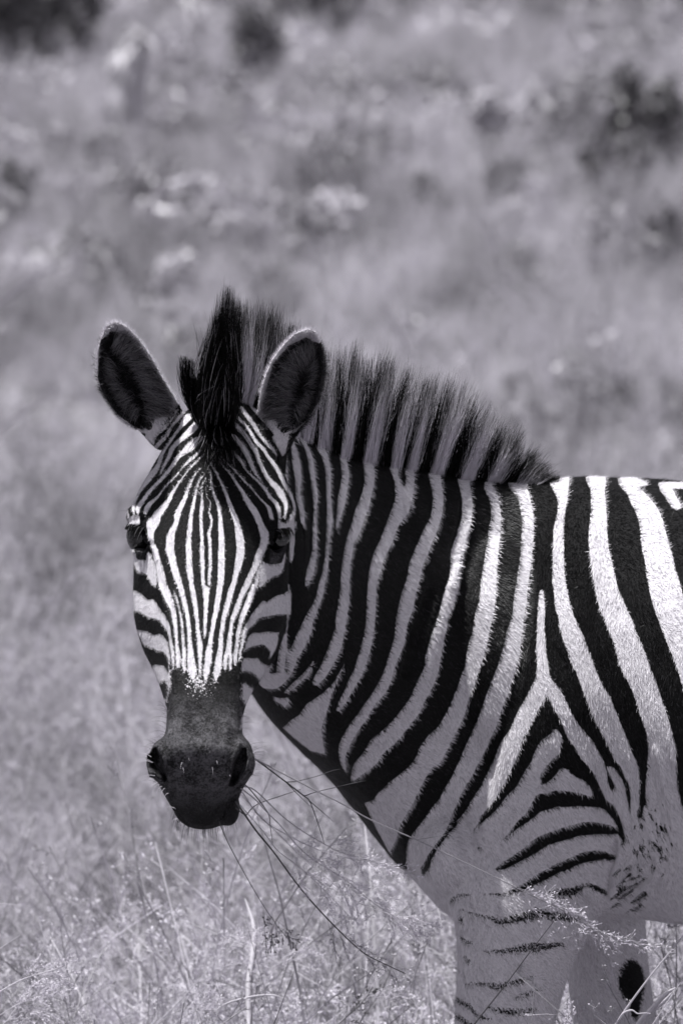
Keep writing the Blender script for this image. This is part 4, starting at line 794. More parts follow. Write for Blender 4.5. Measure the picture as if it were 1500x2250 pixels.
def lash(rows, seed, Y):
    r = np.random.default_rng(seed); out_ = []
    (x0, y0), (x1, y1), (tx0, ty0), (tx1, ty1), n = rows
    q = r.random(n); a = np.stack([x0 + (x1 - x0) * q, y0 + (y1 - y0) * q], 1) + r.normal(size=(n, 2)) * 1.2
    b = np.stack([tx0 + (tx1 - tx0) * q, ty0 + (ty1 - ty0) * q], 1) + r.normal(size=(n, 2)) * 3.5
    return curve_strands(W(a[:, 0], a[:, 1], Y - .004), W(b[:, 0], b[:, 1], Y - .026 + r.uniform(-.006, .006, n)), np.stack([0 * q, -.006 + 0 * q, .004 + 0 * q], 1), 7)
C = np.concatenate([lash([(286, 1152), (322, 1158), (277, 1180), (303, 1186), 75], 1, HY(-.576)), lash([(600, 1168), (638, 1160), (612, 1188), (650, 1184), 60], 2, HY(-.576))]); m = len(C)
strand_part('eyelashes', C, (.00042 * RNG.uniform(.7, 1.2, m))[:, None] * (1 - np.linspace(0, 1, 7)[None] ** 2 * .8), (RNG.random(m) < .18)[:, None] * .35 * np.ones((1, 7)), kind='stuff')
# ---------------------------------------------------------------- ground
def gz(x, y):
    "height of the ground: level round the animal, then a hillside"
    x = np.asarray(x, float); y = np.asarray(y, float)
    q = np.clip((y - 2.5) / 9.0, 0, None); s = np.where(q < 1, q * q * .5, q - .5) * 9.0 * .075
    far = np.clip((y - 60) / 80.0, 0, 1.6); s = s + far * far * 14
    und = .05 * np.sin(x * .9 + y * .35) + .06 * np.sin(x * .31 - y * .6 + 1.3) + .03 * np.sin(x * 2.3 + y * 1.7)
    return s + und * np.clip((y - 1.5) / 5, 0, 1)
gx = np.concatenate([np.linspace(-220, -16, 30), np.linspace(-15, 15, 121), np.linspace(16, 220, 30)])
gy = np.concatenate([np.linspace(-60, -7, 20), np.linspace(-6, 60, 265), np.linspace(62, 260, 60)])
GX, GY = np.meshgrid(gx, gy); GV = np.stack([GX, GY, gz(GX, GY)], -1).reshape(-1, 3)
ii = np.arange(len(gy) - 1)[:, None] * len(gx) + np.arange(len(gx) - 1)[None]; GF = np.stack([ii, ii + 1, ii + 1 + len(gx), ii + len(gx)], -1).reshape(-1, 4)
M = MT('dry_soil'); co = M.coord()
n1 = M.noise(co, .9, 4, .6); n2 = M.noise(co, 9, 4, .65)
c1 = M.mix(M.ramp(n1, .35, .65), (.20, .194, .208), (.40, .388, .416)); M.L(M.mix(M.ramp(n2, .35, .7), (.06, .058, .063), c1), M.b.inputs['Base Color'])
M.b.inputs['Roughness'].default_value = .95; M.b.inputs['Specular IOR Level'].default_value = .1; M.bump(n2, .8, .05)
link('ground', mesh_np('ground', GV, GF), M.m, kind='structure')
def G(px, py):
    "point of the ground seen at px, py"
    Y = np.linspace(.5, 58, 1200); P = W(np.full(1200, px), np.full(1200, py), Y); h = P[:, 2] - gz(P[:, 0], P[:, 1])
    k = np.argmax(h < 0) if (h < 0).any() else 1199
    return P[k]
# ---------------------------------------------------------------- grass
def grass_material(name, lo, hi, rnd=True):
    M = MT(name); oi = M.n('ObjectInfo'); t = M.attr('tone'); co = M.coord(kind='Object')
    geo = M.n('NewGeometry'); n = M.n('TexNoise'); M.L(geo.outputs['Position'], n.inputs['Vector']); n.inputs['Scale'].default_value = 2.1; n.inputs['Detail'].default_value = 4; n.inputs['Roughness'].default_value = .6
    f = M.math('ADD', M.math('MULTIPLY', t, .42), M.math('ADD', M.math('MULTIPLY', oi.outputs['Random'], .30), M.ramp(n.outputs['Fac'], .41, .59, -.10, .46)), clamp=True)
    col = M.mix(f, (lo, lo * .972, lo * 1.04), (hi, hi * .972, hi * 1.04)); M.L(col, M.b.inputs['Base Color'])
    M.b.inputs['Roughness'].default_value = .6; M.b.inputs['Specular IOR Level'].default_value = .25
    tr = M.n('BsdfTranslucent'); mx = M.n('MixShader'); mx.inputs[0].default_value = .28; M.L(col, tr.inputs[0])
    M.L(M.b.outputs[0], mx.inputs[1]); M.L(tr.outputs[0], mx.inputs[2]); M.L(mx.outputs[0], M.t.nodes['Material Output'].inputs[0])
    return M.m
M_GRASS = grass_material('dry_grass', .09, .82)
SEEDV = np.array([(0, 0, 0), (1, 0, .4), (-.5, .87, .4), (-.5, -.87, .4), (0, 0, 1)], float)
SEEDF = np.array([(0, 2, 1), (0, 3, 2), (0, 1, 3), (4, 1, 2), (4, 2, 3), (4, 3, 1)])
def seeds(P, D, r, l):
    "small pointed grains at P along D"
    P = np.asarray(P); D = np.asarray(D) / (np.linalg.norm(D, axis=1, keepdims=True) + 1e-9); n = len(P)
    ref = RNG.normal(size=(n, 3)); s = np.cross(D, ref); s /= np.linalg.norm(s, axis=1, keepdims=True) + 1e-9; u = np.cross(D, s)
    rr = r * RNG.uniform(.7, 1.3, n)[:, None, None]; ll = l * RNG.uniform(.7, 1.3, n)[:, None, None]
    V = P[:, None] + s[:, None] * SEEDV[None, :, :1] * rr + u[:, None] * SEEDV[None, :, 1:2] * rr + D[:, None] * SEEDV[None, :, 2:] * ll
    return V.reshape(-1, 3), (np.arange(n)[:, None, None] * 5 + SEEDF[None]).reshape(-1, 3)
def blades(n, rad, h0, h1, wid, lean, r, k=6):
    "ribbons that arch outward"
    a = r.uniform(0, 2 * math.pi, n); d = np.sqrt(r.random(n)) * rad; root = np.stack([np.cos(a) * d, np.sin(a) * d, 0 * a], 1)
    a2 = a + r.normal(size=n) * .9; H = r.uniform(h0, h1, n); ln = lean * r.uniform(.3, 1.5, n) * H; dr = np.stack([np.cos(a2), np.sin(a2), 0 * a2], 1)
    t = np.linspace(0, 1, k)[None, :, None]
    C = root[:, None] + dr[:, None] * (ln[:, None, None] * t ** 1.9) + np.array([0, 0, 1.0]) * (H[:, None, None] * (t - .28 * t ** 3 * (ln / H)[:, None, None]))
    az = r.uniform(0, 2 * math.pi, n); sd_ = np.stack([np.cos(az), np.sin(az), 0 * az], 1)[:, None] * (wid * r.uniform(.6, 1.3, n)[:, None, None] * (1 - t ** 1.6 * .93))
    V = np.stack([C - sd_, C + sd_], 2).reshape(-1, 3); b = (np.arange(n) * k * 2)[:, None] + (np.arange(k - 1) * 2)[None]
    F = np.stack([b, b + 1, b + 3, b + 2], -1).reshape(-1, 4); tone = np.repeat(np.clip(r.normal(.5, .25, n), 0, 1), k * 2)
    return V, F, tone, C
def panicle_parts(C, r, p0=.5, nb=9, bl=.10, spread=.7, sub=4, seed_r=.0010, seed_l=.0042, plane=None):
    "open seed head along the last part of centre line C (k,3): returns branch lines and grain positions"
    k = len(C); L = []; SP = []; SDr = []
    dl = np.linalg.norm(np.diff(C, axis=0), axis=1); cum = np.concatenate([[0], np.cumsum(dl)]); tot = cum[-1]
    def at(s):
        s = np.clip(s, 0, tot * .9999); i = np.searchsorted(cum, s, side='right') - 1; f = (s - cum[i]) / (dl[i] + 1e-9)
        return C[i] * (1 - f) + C[i + 1] * f, (C[i + 1] - C[i]) / (dl[i] + 1e-9)
    for j in range(nb):
        q = p0 + (1 - p0) * (j + r.uniform(0, .8)) / nb; P, d = at(q * tot); rem = 1 - (q - p0) / (1 - p0)
        e = r.normal(size=3); e -= d * e.dot(d)
        if plane is not None: e[1] *= plane
        e /= np.linalg.norm(e) + 1e-9
        b = d * math.cos(spread * r.uniform(.5, 1.2)) + e * math.sin(spread * r.uniform(.5, 1.2)); b /= np.linalg.norm(b)
        l = bl * (.35 + .65 * rem) * r.uniform(.6, 1.2); B = [P + b * l * t + np.array([0, 0, -1]) * l * .22 * t * t for t in np.linspace(0, 1, 5)]
        L.append(np.array(B))
        for m in range(int(sub * (.6 + rem * 1.2))):
            t = r.uniform(.25, 1); o = P + b * l * t + np.array([0, 0, -1]) * l * .22 * t * t; e2 = r.normal(size=3) * .55 + b; e2 /= np.linalg.norm(e2)
            tw = l * r.uniform(.10, .32) * (1.15 - t * .5); T = [o, o + e2 * tw * .5, o + e2 * tw]; L.append(np.array([T[0], T[0] * .5 + T[1] * .5, T[1], T[1] * .5 + T[2] * .5, T[2]]))
            SP.append(T[2]); SDr.append(e2 + r.normal(size=3) * .2)
            if r.random() < .7: SP.append(T[1]); SDr.append(e2 + r.normal(size=3) * .6)
        SP.append(B[-1]); SDr.append(b)
    return np.array(L), np.array(SP), np.array(SDr)
def tuft_mesh(i, kind):
    r = np.random.default_rng(100 + i)
    if kind == 'leaf': V_, F_, tn, _ = blades(70, .17, .16, .46, .0026, .55, r)
    elif kind == 'low': V_, F_, tn, _ = blades(80, .22, .06, .24, .0030, .8, r, 5)
    elif kind == 'tall': V_, F_, tn, _ = blades(46, .15, .30, .62, .0024, .42, r)
    else: V_, F_, tn, _ = blades(26, .14, .15, .40, .0022, .6, r)
    Vs = [V_]; Qs = [F_]; Ts = []; tns = [tn]; n = len(V_)
    if kind in ('seed', 'seedbig'):
        _, _, _, C = blades(9, .10, .38, .66, .001, .5, r, 9); Ls = []; Sp = []; Sd = []
        for c in C:
            a, b, d = panicle_parts(c, r, .45, 10, .10, .75, 5); Ls.append(a); Sp.append(b); Sd.append(d)
        v, f = tubes(C, np.full(C.shape[:2], .0008), 3); Vs.append(v); Qs.append(f + n); n += len(v); tns.append(np.full(len(v), .55))
        L = np.concatenate(Ls); v, f = tubes(L, np.full(L.shape[:2], .00035), 3); Vs.append(v); Qs.append(f + n); n += len(v); tns.append(np.full(len(v), .6))
        v, f = seeds(np.concatenate(Sp), np.concatenate(Sd), .0014, .0052); Vs.append(v); Ts.append(f + n); n += len(v); tns.append(np.full(len(v), 1.0))
    me = mesh_np('tuft', np.vstack(Vs), [np.vstack(Qs)] + Ts, smooth=False); set_attr(me, 'tone', np.concatenate(tns)); me.materials.append(M_GRASS); return me
tufts = bpy.data.collections.new('grass_tufts')
for i, kd in enumerate(['leaf', 'leaf', 'leaf', 'low', 'low', 'tall', 'tall', 'seed', 'seed', 'seed']):
    o = bpy.data.objects.new('tuft_%02d' % i, tuft_mesh(i, kd)); tufts.objects.link(o)
def field(name, pts, idx, rot, scl, label_kind='stuff'):
    me = bpy.data.meshes.new(name); me.vertices.add(len(pts)); me.vertices.foreach_set('co', np.asarray(pts, np.float32).ravel())
    a = me.attributes.new('pick', 'INT', 'POINT'); a.data.foreach_set('value', np.asarray(idx, np.int32))
    a = me.attributes.new('turn', 'FLOAT_VECTOR', 'POINT'); a.data.foreach_set('vector', np.asarray(rot, np.float32).ravel())
    a = me.attributes.new('size', 'FLOAT', 'POINT'); a.data.foreach_set('value', np.asarray(scl, np.float32))
    o = link(name, me, None, None, kind=label_kind)
    ng = bpy.data.node_groups.new(name, 'GeometryNodeTree'); ng.interface.new_socket('Geometry', in_out='INPUT', socket_type='NodeSocketGeometry'); ng.interface.new_socket('Geometry', in_out='OUTPUT', socket_type='NodeSocketGeometry')
    a = ng.nodes.new('NodeGroupInput'); b = ng.nodes.new('NodeGroupOutput'); ci = ng.nodes.new('GeometryNodeCollectionInfo'); ci.inputs[0].default_value = tufts; ci.inputs['Separate Children'].default_value = True; ci.inputs['Reset Children'].default_value = True
    ip = ng.nodes.new('GeometryNodeInstanceOnPoints'); ip.inputs['Pick Instance'].default_value = True
    def na(nm, ty):
        x = ng.nodes.new('GeometryNodeInputNamedAttribute'); x.data_type = ty; x.inputs[0].default_value = nm; return x.outputs[0]
    ng.links.new(a.outputs[0], ip.inputs['Points']); ng.links.new(ci.outputs[0], ip.inputs['Instance']); ng.links.new(na('pick', 'INT'), ip.inputs['Instance Index'])
    e2r = ng.nodes.new('FunctionNodeEulerToRotation'); ng.links.new(na('turn', 'FLOAT_VECTOR'), e2r.inputs[0]); ng.links.new(e2r.outputs[0], ip.inputs['Rotation'])
    ng.links.new(na('size', 'FLOAT'), ip.inputs['Scale']); ng.links.new(ip.outputs[0], b.inputs[0])
    m = o.modifiers.new('grass', 'NODES'); m.node_group = ng; return o
r = np.random.default_rng(77)
NG_ = 23000
yy_ = -3 + 51 * r.random(NG_) ** 1.15; half = (yy_ + 12) * .055 + 1.6 + 3.0 * (r.random(NG_) < .4); xx_ = r.uniform(-1, 1, NG_) * half
dens = np.array([mnoise.noise(Vector((a * .8, b * .45, 3.1))) + .6 * mnoise.noise(Vector((a * 2.3, b * 1.2, 9.1))) for a, b in zip(xx_, yy_)])
keep_ = (dens > np.interp(yy_, [2, 5, 16, 22], [-.25, -.05, -.05, -.3])) | (r.random(NG_) < .2)
nearleg = (np.abs(yy_) < .45) & (xx_ > .0) & (xx_ < 1.5) & (r.random(NG_) < .7)
keep_ &= ~nearleg; xx_, yy_, dens = xx_[keep_], yy_[keep_], dens[keep_]; n = len(xx_)
scl = r.uniform(.7, 1.25, n) * (1 + .35 * np.clip(dens, -.6, .8)); scl = np.where(yy_ < -.2, scl * .72, scl); scl = scl * np.interp(yy_, [6, 13, 40], [1, .62, .5])
pick = r.choice(10, n, p=[.15, .15, .14, .08, .08, .10, .08, .08, .07, .07])
pn = r.choice(10, n, p=[.08, .08, .07, .14, .13, .02, .02, .16, .15, .15]); pick = np.where(yy_ < 7, pn, pick)
fieldo = field('grass', np.stack([xx_, yy_, gz(xx_, yy_) - .01], 1), pick, np.stack([r.normal(size=n) * .14, r.normal(size=n) * .14, r.uniform(0, 6.28, n)], 1), scl)

# ---------------------------------------------------------------- shrubs and stumps on the hillside
def leaf_material(name, lo, hi):
    M = MT(name); t = M.attr('tone'); col = M.mix(t, (lo, lo * .97, lo * 1.04), (hi, hi * .97, hi * 1.04)); M.L(col, M.b.inputs['Base Color'])
    M.b.inputs['Roughness'].default_value = .42; M.b.inputs['Specular IOR Level'].default_value = .5; return M.m
M_LEAF = leaf_material('shrub_leaf', .03, .13); M_MID = leaf_material('brush_leaf', .09, .60); M_DUSK = leaf_material('dusty_leaf', .06, .34); M_PALE = leaf_material('dry_shrub_leaf', .34, .80); M_BARK = leaf_material('pale_bark', .25, .6)
def shrub(name, label, P, wd, ht, nleaf, leaf, mat, seed, group):
    r = np.random.default_rng(seed); root = bpy.data.objects.new(name, None); COL.objects.link(root); root.location = P; root['label'] = label; root['category'] = 'shrub'; root['group'] = group
    ns = 9; a = r.uniform(0, 6.28, ns); tips = np.stack([np.cos(a) * wd * .42 * r.uniform(.3, 1, ns), np.sin(a) * wd * .42 * r.uniform(.3, 1, ns), ht * r.uniform(.55, .95, ns)], 1)
    C = curve_strands(np.zeros((ns, 3)), tips, r.normal(size=(ns, 3)) * wd * .06, 8); v, f = tubes(C, (np.linspace(1, .35, 8) * .012)[None] * np.ones((ns, 1)), 5)
    me = mesh_np('stem', v, f); set_attr(me, 'tone', np.full(len(v), .4)); link('stem', me, M_BARK, root)
    nc = 16; ca = r.uniform(0, 6.28, nc); cc = np.stack([np.cos(ca) * wd * .4 * r.random(nc) ** .5, np.sin(ca) * wd * .4 * r.random(nc) ** .5, ht * r.uniform(.25, .85, nc)], 1)
    k = r.integers(0, nc, nleaf); d = r.normal(size=(nleaf, 3)); d /= np.linalg.norm(d, axis=1, keepdims=True)
    p = cc[k] + d * (r.random(nleaf)[:, None] ** .45) * np.array([wd, wd, ht]) * .24; p[:, 2] = np.maximum(p[:, 2], .02)
    e = r.normal(size=(nleaf, 3)); e /= np.linalg.norm(e, axis=1, keepdims=True); g = np.cross(e, r.normal(size=(nleaf, 3))); g /= np.linalg.norm(g, axis=1, keepdims=True)
    s = (leaf * r.uniform(.6, 1.3, nleaf))[:, None]; V_ = np.stack([p - e * s, p + g * s * .5, p + e * s, p - g * s * .5], 1).reshape(-1, 3)
    me = mesh_np('foliage', V_, np.arange(nleaf * 4).reshape(-1, 4), smooth=False); set_attr(me, 'tone', np.repeat(np.clip(r.normal(.45, .3, nleaf), 0, 1), 4)); link('foliage', me, mat, root, kind='stuff')
    return root
DARKS = [(40, 70, 330, 300, 'broad dark shrub filling the top left corner of the hillside'), (150, 70, 200, 200, 'dark shrub just left of the pale stump'), (560, 190, 150, 200, 'dark shrub up the slope right of the pale stump'), (372, 255, 80, 100, 'small dark shrub against the right side of the stump'),
 (235, 365, 100, 80, 'low dark shrub at the foot of the pale stump'), (30, 480, 110, 130, 'dark shrub at the left edge below the stump'), (820, 360, 90, 80, 'small dark shrub up the slope above the mane'), (1140, 455, 120, 100, 'round dark shrub left of the twin dark shrubs'),
 (1350, 430, 140, 150, 'lower of the twin dark shrubs on the right'), (1425, 310, 170, 170, 'upper of the twin dark shrubs on the right'), (1470, 600, 130, 150, 'dark shrub at the right edge above the back of the zebra'), (690, 60, 200, 130, 'dark shrub at the top middle of the hillside'),
 (985, 215, 100, 80, 'dark shrub in the middle of the upper slope'), (1130, 40, 260, 120, 'dark shrub at the top right of the hillside'), (930, 450, 110, 70, 'flat dark shrub right of the pale tussock')]
for k, (x, y, w_, h_, lab_) in enumerate(DARKS):
    P = G(x, y + h_ * .45); s = (P[1] + 12) / (12 * 1500.0); shrub('shrub', lab_, P, w_ * s * (1.1 if 'twin' in lab_ or 'corner' in lab_ else .85), h_ * s * 1.4, 1100, .022 + .02 * (w_ > 180), M_LEAF if ('twin' in lab_ and 'left of' not in lab_) or 'corner of' in lab_ else M_DUSK, 300 + k, 'dark shrubs on the hillside')
PALES = [(380, 170, 120, 110, 'pale dry shrub beside the top of the stump'), (420, 110, 70, 70, 'small pale shrub right above the dry shrub'), (730, 215, 130, 70, 'pale shrub left of the middle dark shrub'), (950, 300, 170, 90, 'wide pale shrub below the middle dark shrub'), (1070, 270, 90, 90, 'pale shrub between the wide pale one and the right shrubs'),
 (1250, 180, 110, 90, 'pale shrub left of the upper dark twin'), (1470, 90, 110, 90, 'pale shrub in the top right corner'), (745, 440, 150, 70, 'pale tussock shrub above the mane'), (290, 400, 90, 80, 'pale shrub below the stump foot'), (395, 425, 80, 70, 'pale shrub down right of the stump'), (1190, 450, 80, 100, 'pale shrub between the round and the lower twin shrub'),
 (270, 60, 100, 90, 'pale shrub behind the top of the stump'), (120, 30, 80, 60, 'small pale shrub in front of the corner shrub'), (600, 40, 90, 60, 'pale shrub at the top left of the middle'), (1310, 90, 110, 70, 'pale shrub above the upper dark twin'), (40, 330, 120, 80, 'pale shrub near the left edge')]
for k, (x, y, w_, h_, lab_) in enumerate(PALES):
    P = G(x, y + h_ * .5); P = P - np.array([0, .5, 0]); P[2] = gz(P[0], P[1]); s = (P[1] + 12) / (12 * 1500.0); shrub('dry_shrub', lab_, P, w_ * s * 1.1, h_ * s * 1.7, 900, .018, M_PALE, 400 + k, 'pale dry shrubs on the hillside')
rb = np.random.default_rng(9)
for k in range(96):
    x = rb.uniform(-60, 1560); y = rb.uniform(-60, 620) if k % 3 else rb.uniform(-60, 330); x = x + 170 * (abs(x - 275) < 60 and 60 < y < 330); P = G(x, y + 50); s = (P[1] + 12) / (12 * 1500.0); q = rb.uniform(80, 190); paleb = rb.random() < .45
    shrub('brush_bush', 'pale leafy bush, one of the many in the blurred brush of the hillside' if paleb else 'grey leafy bush, one of the many in the blurred brush of the hillside', P, q * s * 1.2, q * s * rb.uniform(.7, 1.2), 520, rb.uniform(.016, .034), M_PALE if paleb else M_MID, 700 + k, 'leafy bushes of the hillside brush')
for k in range(60):
    x = rb.uniform(-60, 1560); y = rb.uniform(560, 1350); P = G(x, y); s = (P[1] + 12) / (12 * 1500.0); q = rb.uniform(60, 150); paleb = rb.random() < .5
    shrub('tussock', 'pale small tussock, one of many blurred in the grass behind the zebra' if paleb else 'dark small tussock, one of many blurred in the grass behind the zebra', P, q * s * 1.1, q * s * rb.uniform(.9, 1.6), 260, rb.uniform(.010, .02), M_PALE if paleb else M_DUSK, 900 + k, 'small tussocks blurred in the middle distance')
# pale stump
P = G(272, 365); s = (P[1] + 12) / (12 * 1500.0); a = np.arange(20) / 20 * 6.283
R = [P + np.stack([np.cos(a) * q * s * (1 + .1 * np.sin(3 * a)), np.sin(a) * q * s, 0 * a + z * s], 1) + np.array([dx * s, 0, 0]) for q, z, dx in ((62, -30, -4), (50, 20, 0), (46, 80, 3), (43, 150, 6), (40, 225, 10), (34, 262, 16), (22, 285, 24), (8, 292, 26))]
R = [q + RNG.normal(size=(20, 3)) * np.array([.012, .012, .02]) for q in crom(np.array([q.ravel() for q in R]), 3).reshape(-1, 20, 3)]; v, f, t_ = loft(R); me = mesh_np('dead_stump', v, [f, t_]); set_attr(me, 'tone', np.clip(RNG.normal(.7, .3, len(v)), 0, 1)); so_ = link('dead_stump', me, M_BARK); so_['label'] = 'pale dead tree stump standing on the hillside at upper left'; so_['category'] = 'tree stump'

# ---------------------------------------------------------------- grass stalks that can be told apart
M_STALK = hair_material('grass_stalk', .05, .85, .5, .3)
def stalk(name, label, cat, group, path, Y, rad, tone, p0=None, nb=10, bl=.07, spread=.6, sub=5, side=(), seed=0, seedtone=1.0, seed_r=.0011, seed_l=.0042):
    r = np.random.default_rng(seed); path = np.array(path, float); Ys = np.interp(np.linspace(0, 1, len(path)), np.linspace(0, 1, len(Y)), Y) if np.ndim(Y) else np.full(len(path), Y)
    C = crom(np.column_stack([W(path[:, 0], path[:, 1], Ys)]), 5); m = len(C); root = bpy.data.objects.new(name, None); COL.objects.link(root); root.location = C[0]; root['label'] = label; root['category'] = cat; root['group'] = group; root['kind'] = 'thing'
    off = C[0].copy()
    def put(nm, Cs, rd, tn, **kw):
        v, f = tubes(Cs - off, rd, 5 if rad > .0008 else 4); me = mesh_np(nm, v, f); set_attr(me, 'tone', np.full(len(v), tn)); return link(nm, me, M_STALK, root, **kw)
    put('stem', C[None], (rad * (1 - .6 * np.linspace(0, 1, m)))[None], tone)
    for sp in side:
        sp = np.array(sp, float); fr = np.array([path[np.argmin(np.hypot(*(path - sp[0][:2]).T))]]); Yk = np.interp(np.argmin(np.hypot(*(path - sp[0][:2]).T)), np.arange(len(path)), Ys)
        Cs = crom(W(sp[:, 0], sp[:, 1], Yk + np.linspace(0, .03, len(sp))), 5); put('twig', Cs[None], (rad * .6 * (1 - .7 * np.linspace(0, 1, len(Cs))))[None], tone)
    if p0 is not None:
        L, SP, SD = panicle_parts(C, r, p0, nb, bl, spread, sub, plane=.5)
        hd = put('branchlet', L, np.full(L.shape[:2], .00028), min(1, tone + .25), kind='stuff')
        v, f = seeds(SP - off, SD, seed_r, seed_l); me = mesh_np('grain', v, f, smooth=False); set_attr(me, 'tone', np.full(len(v), seedtone)); link('grain', me, M_STALK, root, kind='stuff')
    return root
GM = 'grass stalks hanging from the mouth'
def ms(label, path, **kw):
    kw.setdefault('rad', .0010); kw.setdefault('tone', .12); stalk('grass_stalk', label, 'grass stalk', GM, path, **kw)
ms('longest grass stalk from the mouth, reaching across the chest to the foreleg', [(535, 1655), (560, 1668), (698, 1740), (754, 1768), (817, 1803), (915, 1846), (1050, 1910), (1171, 1970), (1234, 2000), (1290, 2035), (1351, 2059), (1430, 2080)], Y=[-.77, -.60, -.42, -.36], p0=.685, nb=22, bl=.085, spread=.36, sub=11, side=[[(915, 1846), (945, 1841), (980, 1835)]], seed=1, rad=.0013, tone=.6, seed_r=.0010, seed_l=.0052)
ms('grass stalk with three bare side twigs beside the muzzle', [(535, 1652), (560, 1668), (628, 1719), (668, 1750), (680, 1761), (695, 1799), (713, 1855)], Y=[-.77, -.62, -.55], side=[[(628, 1719), (653, 1717), (700, 1705), (723, 1696), (747, 1690)], [(668, 1750), (698, 1740), (782, 1720), (803, 1716)], [(680, 1761), (705, 1782), (732, 1806)], [(628, 1719), (660, 1752), (688, 1778)]], seed=2, rad=.0013)
ms('grass stalk with a loose airy seed head before the lower chest', [(528, 1728), (560, 1737), (618, 1792), (665, 1827), (712, 1855), (747, 1873), (821, 1894), (890, 1908)], Y=[-.78, -.58, -.5], p0=.55, nb=14, bl=.075, spread=.6, sub=6, seed=3, tone=.7, seed_r=.0011, seed_l=.005)
ms('grass stalk with a dense bright seed head below the chin', [(528, 1732), (560, 1757), (588, 1787), (616, 1815), (653, 1859), (691, 1892), (758, 1934), (820, 1985), (880, 2020), (940, 2036)], Y=[-.78, -.6, -.5], p0=.48, nb=18, bl=.075, spread=.55, sub=9, seed=4, tone=.75, seed_r=.0011, seed_l=.005)
ms('thick dark grass stalk running down right to a drooping seed head', [(518, 1762), (560, 1823), (600, 1872), (664, 1958), (731, 2032), (795, 2092), (851, 2122), (890, 2140)], Y=[-.78, -.62, -.52], p0=.6, nb=14, bl=.07, spread=.5, sub=8, seed=5, rad=.0015)
ms('bent dark stalk with an elbow right below the lips', [(530, 1720), (548, 1734), (588, 1786), (594, 1820), (599, 1853)], Y=[-.78, -.6], seed=6)
ms('stalk rising toward the chest from the corner of the mouth', [(518, 1776), (539, 1791), (552, 1778), (571, 1765), (615, 1750), (660, 1735)], Y=[-.77, -.6], seed=7)
ms('thin dark stalk hanging almost straight down from the chin', [(482, 1806), (488, 1823), (511, 1872), (563, 1965), (604, 2028), (634, 2066)], Y=[-.77, -.66], p0=.66, nb=12, bl=.06, spread=.55, sub=4, seed=8, seedtone=.25, tone=.08, rad=.0008)
ms('pale stalk with scattered grains reaching the front of the chest', [(530, 1738), (575, 1800), (640, 1840), (700, 1868), (780, 1890), (850, 1900), (905, 1925)], Y=[-.77, -.5], p0=.6, nb=11, bl=.07, spread=.6, sub=4, seed=9, tone=.8, rad=.0008, seed_r=.0010, seed_l=.0052)
ms('fine stalk with a hanging tassel above the pale blade', [(526, 1768), (580, 1830), (610, 1870), (650, 1900), (690, 1935), (740, 1985), (772, 2020)], Y=[-.77, -.58], p0=.45, nb=16, bl=.06, spread=.5, sub=7, seed=10, tone=.8, rad=.0008, seed_r=.0010, seed_l=.0052)
ms('stalk tipped with a feathery head left of the foreleg', [(528, 1745), (600, 1822), (700, 1915), (790, 1985), (860, 2010), (905, 2025), (940, 2038)], Y=[-.77, -.5], p0=.72, nb=14, bl=.05, spread=.5, sub=7, seed=11, tone=.8, rad=.0008, seed_r=.0010, seed_l=.0052)
GS = 'single grass stems in the foreground'
def fs_(label, path, Y, **kw):
    kw.setdefault('rad', .0011); kw.setdefault('tone', .85); stalk('grass_stalk', label, 'grass stem', GS, path, Y=Y, **kw)
fs_('thick pale stem slanting across the bottom right corner', [(1330, 2290), (1353, 2250), (1414, 2164), (1500, 2058), (1580, 1962)], -.30, rad=.0021)
fs_('thin pale stem right of the thick slanting one', [(1420, 2275), (1435, 2250), (1500, 2152), (1560, 2060)], -.30, rad=.0012)
fs_('outermost thin stem in the bottom right corner', [(1430, 2280), (1449, 2250), (1500, 2178), (1570, 2080)], -.28, rad=.0011)
fs_('short upright pale stem in front of the foreleg', [(1166, 2290), (1168, 2250), (1172, 2180), (1177, 2098)], -.32, rad=.0011, tone=.75)
fs_('dark stem leaning right in front of the foreleg', [(1010, 2295), (1043, 2250), (1110, 2165), (1160, 2098), (1217, 2024)], -.45, rad=.0013, tone=.10)
fs_('seeding stem rising from the left edge near the bottom', [(-60, 2215), (0, 2180), (50, 2153), (100, 2137), (133, 2127), (157, 2110)], -.2, rad=.0016, p0=.45, nb=14, bl=.06, sub=6, seed=21)
fs_('lower seeding stem at the left edge', [(-40, 2260), (10, 2225), (55, 2200), (95, 2190), (125, 2175)], -.15, rad=.0009, p0=.4, nb=14, bl=.06, sub=7, seed=22)
fs_('seeding stem in the bottom left corner', [(-30, 2290), (20, 2240), (60, 2220), (110, 2225)], -.1, rad=.0009, p0=.3, nb=12, bl=.06, sub=6, seed=23)
fs_('slanting stem with a head right of the bottom left corner', [(330, 2280), (347, 2250), (400, 2195), (450, 2140), (500, 2090), (560, 2045)], .25, rad=.0012, p0=.55, nb=16, bl=.09, sub=7, seed=24)
fs_('seeding stem low between the corner and the pale blade', [(350, 2285), (390, 2245), (430, 2215), (465, 2190), (480, 2178)], .15, rad=.0009, p0=.3, nb=14, bl=.06, sub=8, seed=25)
fs_('short broken stem at the left edge', [(-20, 2100), (0, 2085), (25, 2068), (44, 2056)], -.2, rad=.0010)
fs_('thin stem with a bead like tip at the left edge', [(-20, 1984), (0, 1986), (25, 1988), (48, 1990)], -.1, rad=.0009)
fs_('tiny seeding stem between the two forelegs', [(1262, 2290), (1258, 2250), (1256, 2225), (1254, 2205)], -.2, rad=.0006, p0=.2, nb=10, bl=.02, sub=3, seed=27)
fs_('seeding stem curving left from the pale blade', [(560, 2290), (570, 2200), (600, 2130), (650, 2090), (700, 2105)], .3, rad=.0009, p0=.55, nb=12, bl=.06, sub=6, seed=28)
